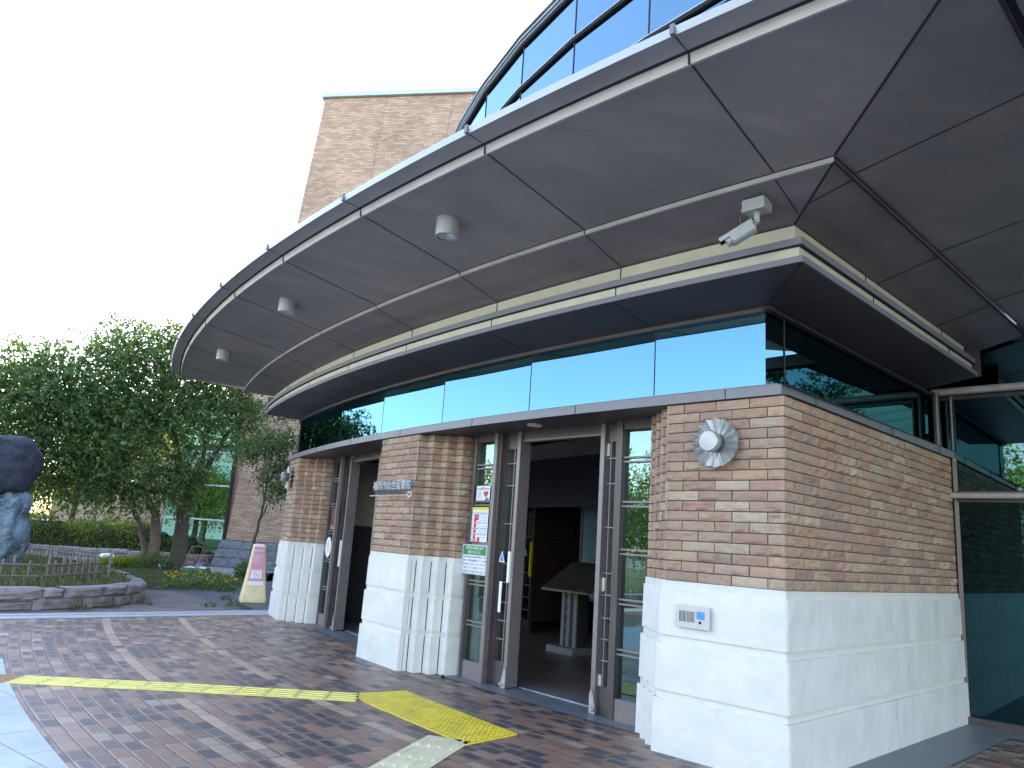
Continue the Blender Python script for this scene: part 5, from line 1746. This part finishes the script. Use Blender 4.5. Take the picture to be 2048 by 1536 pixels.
for k in range(n):
    for j in range(m_):
        t0, t1 = 2*math.pi*k/n, 2*math.pi*(k+1)/n
        p0_, p1_ = math.pi/2*j/m_, math.pi/2*(j+1)/m_
        f = lambda th, ph: (dc[0]+drr*math.cos(th)*math.cos(ph), dc[1]+drr*math.sin(th)*math.cos(ph), 10+14*math.sin(ph))
        b.face([f(t0, p0_), f(t1, p0_), f(t1, p1_), f(t0, p1_)] if j < m_-1 else [f(t0, p0_), f(t1, p0_), f(t0, p1_)], 0)
b.build('roof', M['pale_roof'], t)
b = MB(); b.prism([(dc[0]+33*math.cos(2*math.pi*k/n), dc[1]+33*math.sin(2*math.pi*k/n)) for k in range(n)], 0, 10); b.build('wall', M['pale_wall'], t)
move_origin(t, (*dc, 0))
t = thing('highrise_block', 'tall grey apartment block mirrored in the annex glass', 'building')
b = MB(); b.prism([(-87, -48), (-80, -48), (-80, -58), (-87, -58)], 0, 44); b.build('wall', M['highrise'], t)
move_origin(t, (-83, -48, 0))

# ------------------------------------------------------------------ hedges, flowers, grass
def hedge(name, label, pts, h0, h1, depth, n, mat, seed, size=.07, kind=None, cat='hedge'):
    rng = np.random.default_rng(seed)
    P = np.array(pts, float)
    seg = np.linalg.norm(np.diff(P, axis=0), axis=1); cs = np.concatenate([[0], np.cumsum(seg)])
    s_ = rng.uniform(0, cs[-1], n)
    i = np.clip(np.searchsorted(cs, s_)-1, 0, len(seg)-1)
    f = ((s_-cs[i])/seg[i])[:, None]
    base = P[i]*(1-f)+P[i+1]*f
    tg = (P[i+1]-P[i])/seg[i][:, None]; nr = np.stack([tg[:, 1], -tg[:, 0]], 1)
    th = rng.uniform(0, math.pi*.62, n)     # front to top and a little over
    lump = .10*np.sin(s_*2.1)+.08*np.sin(s_*5.3+1)+.05*np.sin(s_*9)
    rr = rng.uniform(.86, 1.03, n)
    hx = np.cos(th)**.6*0
    cosx = np.sign(np.cos(th))*np.abs(np.cos(th))**.5; sinx = np.abs(np.sin(th))**.5
    off = cosx*depth*.5*rr; zz = h0+(h1-h0+lump)*sinx*rr
    low = rng.uniform(0, 1, n) < .25
    zz = np.where(low, h0+(zz-h0)*rng.uniform(0, 1, n), zz)
    xy = base+nr*(off-depth*.5)[:, None]
    pts3 = np.stack([xy[:, 0], xy[:, 1], zz], 1)
    nrm = np.stack([nr[:, 0]*cosx, nr[:, 1]*cosx, sinx], 1)
    tone = .35+.35*np.sin(s_*1.3)*.5+.25*np.sin(s_*3.7+zz*4)
    t = thing(name, label, cat)
    foliage('foliage', pts3, nrm, size, mat, t, .5, tone, .0, seed, .8)
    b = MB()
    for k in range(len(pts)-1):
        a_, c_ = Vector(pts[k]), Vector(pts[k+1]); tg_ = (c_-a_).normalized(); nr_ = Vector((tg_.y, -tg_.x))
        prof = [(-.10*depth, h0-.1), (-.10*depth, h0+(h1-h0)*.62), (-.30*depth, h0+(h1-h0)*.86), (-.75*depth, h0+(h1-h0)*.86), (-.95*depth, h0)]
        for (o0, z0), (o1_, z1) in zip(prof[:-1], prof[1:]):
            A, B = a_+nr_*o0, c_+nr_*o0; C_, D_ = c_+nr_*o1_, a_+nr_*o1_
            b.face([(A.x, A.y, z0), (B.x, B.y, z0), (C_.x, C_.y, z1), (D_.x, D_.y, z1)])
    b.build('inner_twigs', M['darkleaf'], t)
    move_origin(t, (*pts[0], 0))
    return t
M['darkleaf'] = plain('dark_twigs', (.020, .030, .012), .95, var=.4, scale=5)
hedge('clipped_hedge', 'long clipped green hedge above the far stone wall', [(-30, 24.9), (-24.5, 27.6), (-20.5, 29.5), (-17.5, 30.7), (-15.0, 31.2), (-12.2, 31.4)], .3, 1.42, 2.4, 26000, M['leaf_hedge'], 51, .085)
hedge('clipped_hedge', 'dark shaded hedge in front of the glass annex right of the trunks', [(-13.6, 30.3), (-11.6, 30.2)], .2, .95, 1.1, 3500, M['leaf_maple'], 52, .08)
def clump(name, label, c, rad, h, n, mat, size, seed, cat='plant', aspect=.4, kind=None, group=None):
    rng = np.random.default_rng(seed)
    v = rng.normal(size=(n, 3)); v /= np.linalg.norm(v, axis=1)[:, None]; v[:, 2] = np.abs(v[:, 2])
    r = rng.uniform(.25, 1, n)**.6
    P = np.array(c)+v*r[:, None]*np.array([rad[0], rad[1], h])
    o = foliage(name, P, v, size, mat, None, aspect, None, -.2, seed, .8)
    tag(o, label, cat, group, kind)
    return o
clump('shrub', 'leafy low shrub at the foot of the tree trunks', (-10.7, 24.5, 0), (.85, .5), .62, 900, M['leaf_maple'], .10, 61)
clump('shrub', 'dark glossy shrub beside the tower foot left of the yellow sign', (-7.75, 24.6, 0), (.55, .5), .60, 700, M['leaf_maple'], .12, 62)
clump('shrub', 'small green shrub behind the yellow sign by the white pier', (-6.35, 23.9, 0), (.45, .5), .55, 500, M['leaf_maple'], .10, 63)
clump('shrub', 'sunlit yellow-green bush at the hedge end behind the rock', (-20.0, 31.6, .5), (1.9, .6), 1.7, 1900, M['leaf_light'], .12, 64)
clump('shrub', 'small yellow shrub on top of the hedge behind the trunks', (-15.2, 33.2, .8), (.9, .5), .75, 600, M['leaf_light'], .09, 65)
# flower bed
fb_ = thing('flower_bed', 'low bed of orange flowers in front of the tree trunks', 'flower bed')
rng = np.random.default_rng(71)
n = 5200
qa = np.array([(-7.75, 18.4), (-6.25, 18.75), (-7.3, 22.6), (-9.3, 22.3)])
uu, vv = rng.uniform(0, 1, n)[:, None], rng.uniform(0, 1, n)[:, None]
xy = (qa[0]*(1-uu)+qa[1]*uu)*(1-vv)+(qa[3]*(1-uu)+qa[2]*uu)*vv
xy += rng.normal(size=xy.shape)*.08
zz = rng.uniform(.0, .26, n)*np.clip(1.3-np.abs(uu[:, 0]-.5)*1.6, .2, 1)
foliage('foliage', np.concatenate([xy, zz[:, None]], 1), None, .075, M['leaf_maple'], fb_, .45, None, -.3, 72)
sel = rng.choice(n, 230, replace=False)
foliage('blossom', np.concatenate([xy[sel], (zz[sel]+.10)[:, None]], 1), None, .055, M['flower'], fb_, .9, None, 0, 73)
move_origin(fb_, (-7.7, 20.3, 0))

def grass(name, label, poly, n, h, seed, z0=0.0, mat='grass', wd=.012, kind='stuff', cat='grass', bend=.45):
    rng = np.random.default_rng(seed)
    P = np.array(poly, float); lo, hi = P.min(0), P.max(0)
    out = []
    while len(out) < n:
        c = rng.uniform(lo, hi, size=(n, 2))
        ins = np.zeros(len(c), bool); j = len(P)-1
        for i in range(len(P)):
            cond = ((P[i, 1] > c[:, 1]) != (P[j, 1] > c[:, 1])) & (c[:, 0] < (P[j, 0]-P[i, 0])*(c[:, 1]-P[i, 1])/(P[j, 1]-P[i, 1]+1e-12)+P[i, 0])
            ins ^= cond; j = i
        out.extend(c[ins].tolist())
    c = np.array(out[:n])
    hh_ = h*rng.uniform(.45, 1.25, n)*(1+.4*np.sin(c[:, 0]*2.3)*np.cos(c[:, 1]*1.9))
    th = rng.uniform(0, 6.28, n); bx_, by_ = np.cos(th), np.sin(th)
    V = np.empty((n, 4, 3))
    V[:, 0] = np.stack([c[:, 0]-by_*wd, c[:, 1]+bx_*wd, np.full(n, z0)], 1)
    V[:, 1] = np.stack([c[:, 0]+by_*wd, c[:, 1]-bx_*wd, np.full(n, z0)], 1)
    V[:, 2] = np.stack([c[:, 0]+bx_*hh_*bend*.5+by_*wd*.5, c[:, 1]+by_*hh_*bend*.5-bx_*wd*.5, z0+hh_*.65], 1)
    V[:, 3] = np.stack([c[:, 0]+bx_*hh_*bend, c[:, 1]+by_*hh_*bend, z0+hh_], 1)
    F = []
    me = bpy.data.meshes.new(name)
    me.vertices.add(n*4); me.vertices.foreach_set('co', V.reshape(-1))
    me.loops.add(n*4); me.loops.foreach_set('vertex_index', np.arange(n*4, dtype=np.int32))
    me.polygons.add(n); me.polygons.foreach_set('loop_start', np.arange(0, n*4, 4, dtype=np.int32))
    me.update(calc_edges=True)
    ca = me.color_attributes.new('tone', 'FLOAT_COLOR', 'CORNER')
    tn = rng.uniform(0, 1, n)
    cc = np.ones((n*4, 4)); cc[:, :3] = np.repeat(tn, 4)[:, None]
    ca.data.foreach_set('color', cc.reshape(-1).astype(np.float32))
    me.materials.append(M[mat])
    o = bpy.data.objects.new(name, me); col.objects.link(o)
    tag(o, label, cat, None, kind)
    return o
grass('planter_grass', 'long wispy grass growing in the stone planter', [(-16, 5.2), (-8.2, 12.85), (-7.6, 13.6), (-7.15, 14.5), (-7.2, 15.5), (-8.0, 17.0), (-10.2, 19.9), (-13.5, 22.8), (-20, 24)], 42000, .13, 81, .30)
grass('verge_grass', 'weedy grass patch between the planter and the tree trunks', [(-8.5, 18.4), (-7.6, 18.1), (-8.9, 21.5), (-9.6, 24.4), (-12.2, 25.2), (-11.8, 22.6)], 16000, .10, 82, 0, bend=.7)
grass('sunlit_grass', 'sunlit yellow grass tufts beside the twin trunks', [(-12.9, 25.9), (-11.2, 25.2), (-11.7, 24.2), (-13.6, 24.3)], 2600, .28, 83, 0, 'leaf_light', .018)
def weeds(spots, seed):
    rn = random.Random(seed)
    for i, (x, y, s_, lb) in enumerate(spots):
        clump('weed', lb, (x, y, 0), (.12*s_, .10*s_), .07*s_, int(60*s_), M['grass'], .06, seed+i, 'weed', .35, None, 'weeds growing out of the paving')
weeds([(-5.75, 16.9, 1.6, 'weed tuft in the paving left of the yellow sign base'), (-5.2, 15.75, 1.6, 'weed tuft in front of the yellow sign'), (-5.55, 15.35, 1.3, 'weed tuft near the kerb below the flower bed'),
       (-4.85, 15.35, 1.2, 'weed tuft nearest the white pier on the kerb'), (-6.95, 13.35, 1.9, 'weed patch against the middle of the planter wall foot'), (-6.75, 14.0, 1.3, 'weed patch at the curve of the planter wall foot'), (-6.55, 14.9, 1.2, 'weed patch at the planter wall end')], 91)

# ------------------------------------------------------------------ street objects
# yellow plastic sign stand
t = thing('sign_stand', 'pale yellow tapering plastic sign stand with pink panel', 'sign stand')
so = Vector((-5.18, 16.85, 0)); sr = Matrix.Rotation(R(22), 3, 'Z'); sX, sY = sr.col[0], sr.col[1]
b = MB()
lv = [(0, .26, .22), (.05, .265, .225), (.20, .245, .205), (.21, .238, .198), (.36, .222, .182), (.37, .216, .176), (.52, .20, .16), (.53, .195, .155), (.68, .182, .138), (.69, .177, .134), (1.16, .132, .085), (1.19, .12, .075), (1.20, .09, .055)]
def ring(z, a_, c_, ch=.03):
    pr = [(-a_+ch, -c_), (a_-ch, -c_), (a_, -c_+ch), (a_, c_-ch), (a_-ch, c_), (-a_+ch, c_), (-a_, c_-ch), (-a_, -c_+ch)]
    return [so+sX*p[0]+sY*p[1]+Vector((0, 0, z)) for p in pr]
RG = [ring(*q) for q in lv]
for i in range(len(RG)-1):
    for k in range(8): b.face([RG[i][k], RG[i][(k+1) % 8], RG[i+1][(k+1) % 8], RG[i+1][k]], 1 if lv[i][0] > 1.1 else 0)
b.face(RG[-1], 1)
b.build('body', [M['ivory'], M['ivory_top']], t)
def sp(x, z, off=.006):
    c_ = np.interp(z, [q[0] for q in lv], [q[2] for q in lv])
    return so+sX*x-sY*(c_+off)+Vector((0, 0, z))
b = MB(); b.face([sp(-.155, .44), sp(.155, .44), sp(.095, 1.14), sp(-.095, 1.14)]); b.build('pink_panel', M['pink'], t)
tl = math.atan2(.075, .5)
fr2 = Matrix((sX, (Vector((0, 0, 1))+sY*.15).normalized(), -sY)).transposed()
text_mesh('heading', '喫煙禁止', .056, .0006, M['whitep'], sp(0, 1.045, .010), fr2, t, 'CENTER')
for k in range(7):
    text_mesh('body_text', '建物周辺で', .036, .0006, M['whitep'], sp(0, .97-.045*k, .010), fr2, t, 'CENTER', 1.15)
b = MB(); b.face([sp(-.125, .49, .009), sp(.115, .49, .009), sp(.098, .67, .009), sp(-.108, .67, .009)]); b.face([sp(-.155, .36, .007), sp(.155, .36, .007), sp(.150, .438, .007), sp(-.150, .438, .007)]); b.build('white_label', M['whitep'], t)
b = MB()
cc_ = sp(0, .58, .012); e1_, e2_ = sX, fr2.col[1]
for k in range(24):
    t0, t1 = 2*math.pi*k/24, 2*math.pi*(k+1)/24
    b.bar(cc_+e1_*.065*math.cos(t0)+e2_*.078*math.sin(t0), cc_+e1_*.065*math.cos(t1)+e2_*.078*math.sin(t1), .008, .008, 0)
b.bar(cc_-e1_*.045+e2_*.055, cc_+e1_*.045-e2_*.055, .008, .008, 0)
b.bar(cc_-e1_*.03-e2_*.01, cc_+e1_*.03-e2_*.01, .012, .014, 0)
b.build('pictogram', M['pink'], t)
move_origin(t, so)

# rusty A-frame with green crate
t = thing('sandwich_frame', 'rusty empty A-frame stand beside the thick tree trunk', 'A-frame stand')
fo = Vector((-9.22, 23.85, 0)); b = MB()
for y_, s_ in ((-.0, -1), (.0, 1)):
    pass
tpL, tpR = fo+Vector((-.17, .1, .86)), fo+Vector((.20, -.05, .86))
feet = [fo+Vector((-.36, -.15, 0)), fo+Vector((.30, -.42, 0)), fo+Vector((-.08, .45, 0)), fo+Vector((.52, .2, 0))]
b.bar(tpL, tpR, .025); b.bar(tpL, feet[0], .022); b.bar(tpR, feet[1], .022); b.bar(tpL, feet[2], .022); b.bar(tpR, feet[3], .022)
def lp(a_, c_, t_): return a_.lerp(c_, t_)
for A_, B_ in (((tpL, feet[0]), (tpR, feet[1])), ((tpL, feet[2]), (tpR, feet[3]))):
    p, q = lp(*A_, .72), lp(*B_, .72); m = (p+q)/2+Vector((0, 0, .07))
    b.bar(p, m, .018); b.bar(m, q, .018)
b.build('frame', M['rust'], t)
move_origin(t, fo)
t = thing('plastic_crate', 'green plastic crate on the ground behind the rusty stand', 'crate')
b = MB(); co = Vector((-9.25, 24.15, 0))
for dx, dy, sx, sy in ((-.34, 0, .02, .4), (.34, 0, .02, .4), (0, -.2, .7, .02), (0, .2, .7, .02)): b.box(co+Vector((dx, dy, .12)), (sx, sy, .22))
b.box(co+Vector((0, 0, .02)), (.7, .4, .02)); b.build('box', M['gcrate'], t)
b = MB(); b.bar(co+Vector((-.36, -.21, .235)), co+Vector((.36, -.21, .235)), .03); b.bar(co+Vector((-.36, .21, .235)), co+Vector((.36, .21, .235)), .03); b.build_each('rim', M['whitep'], t)
move_origin(t, co)
b = MB(); b.lathe((-10.0, 26.3, .13), (0, 0, 1), [(0, -.13), (.09, -.1), (.12, 0), (.09, .1), (0, .13)], 12)
tag(b.build('blue_bag', M['blue']), 'small pale blue bag beside the thick tree trunk', 'bag')
# white octagonal lamp on the walkway
t = thing('ground_lamp', 'white octagonal ground lamp on the far walkway', 'ground lamp')
go = Vector((-13.05, 26.2, 0)); b = MB()
b.lathe(go, (0, 0, 1), [(.34, 0), (.34, .05), (.26, .06), (.25, .30), (.20, .37), (0, .39)], 8)
for f_ in range(len(b.sm)): b.sm[f_] = False
b.build('housing', M['whitep'], t)
b = MB()
for k in range(3): b.box(go+Vector((-.02, -.245, .12+.06*k)), (.2, .01, .015))
b.build('louvre', M['greyband'], t)
move_origin(t, go)
b = MB(); b.lathe((-.57, 9.25, .02), (0, 0, 1), [(0, -.02), (.022, -.012), (.026, .0), (.02, .018), (0, .026)], 8)
tag(b.build('pine_cone', M['blackp']), 'small dark cone lying on the pavers beside the white pier', 'cone')
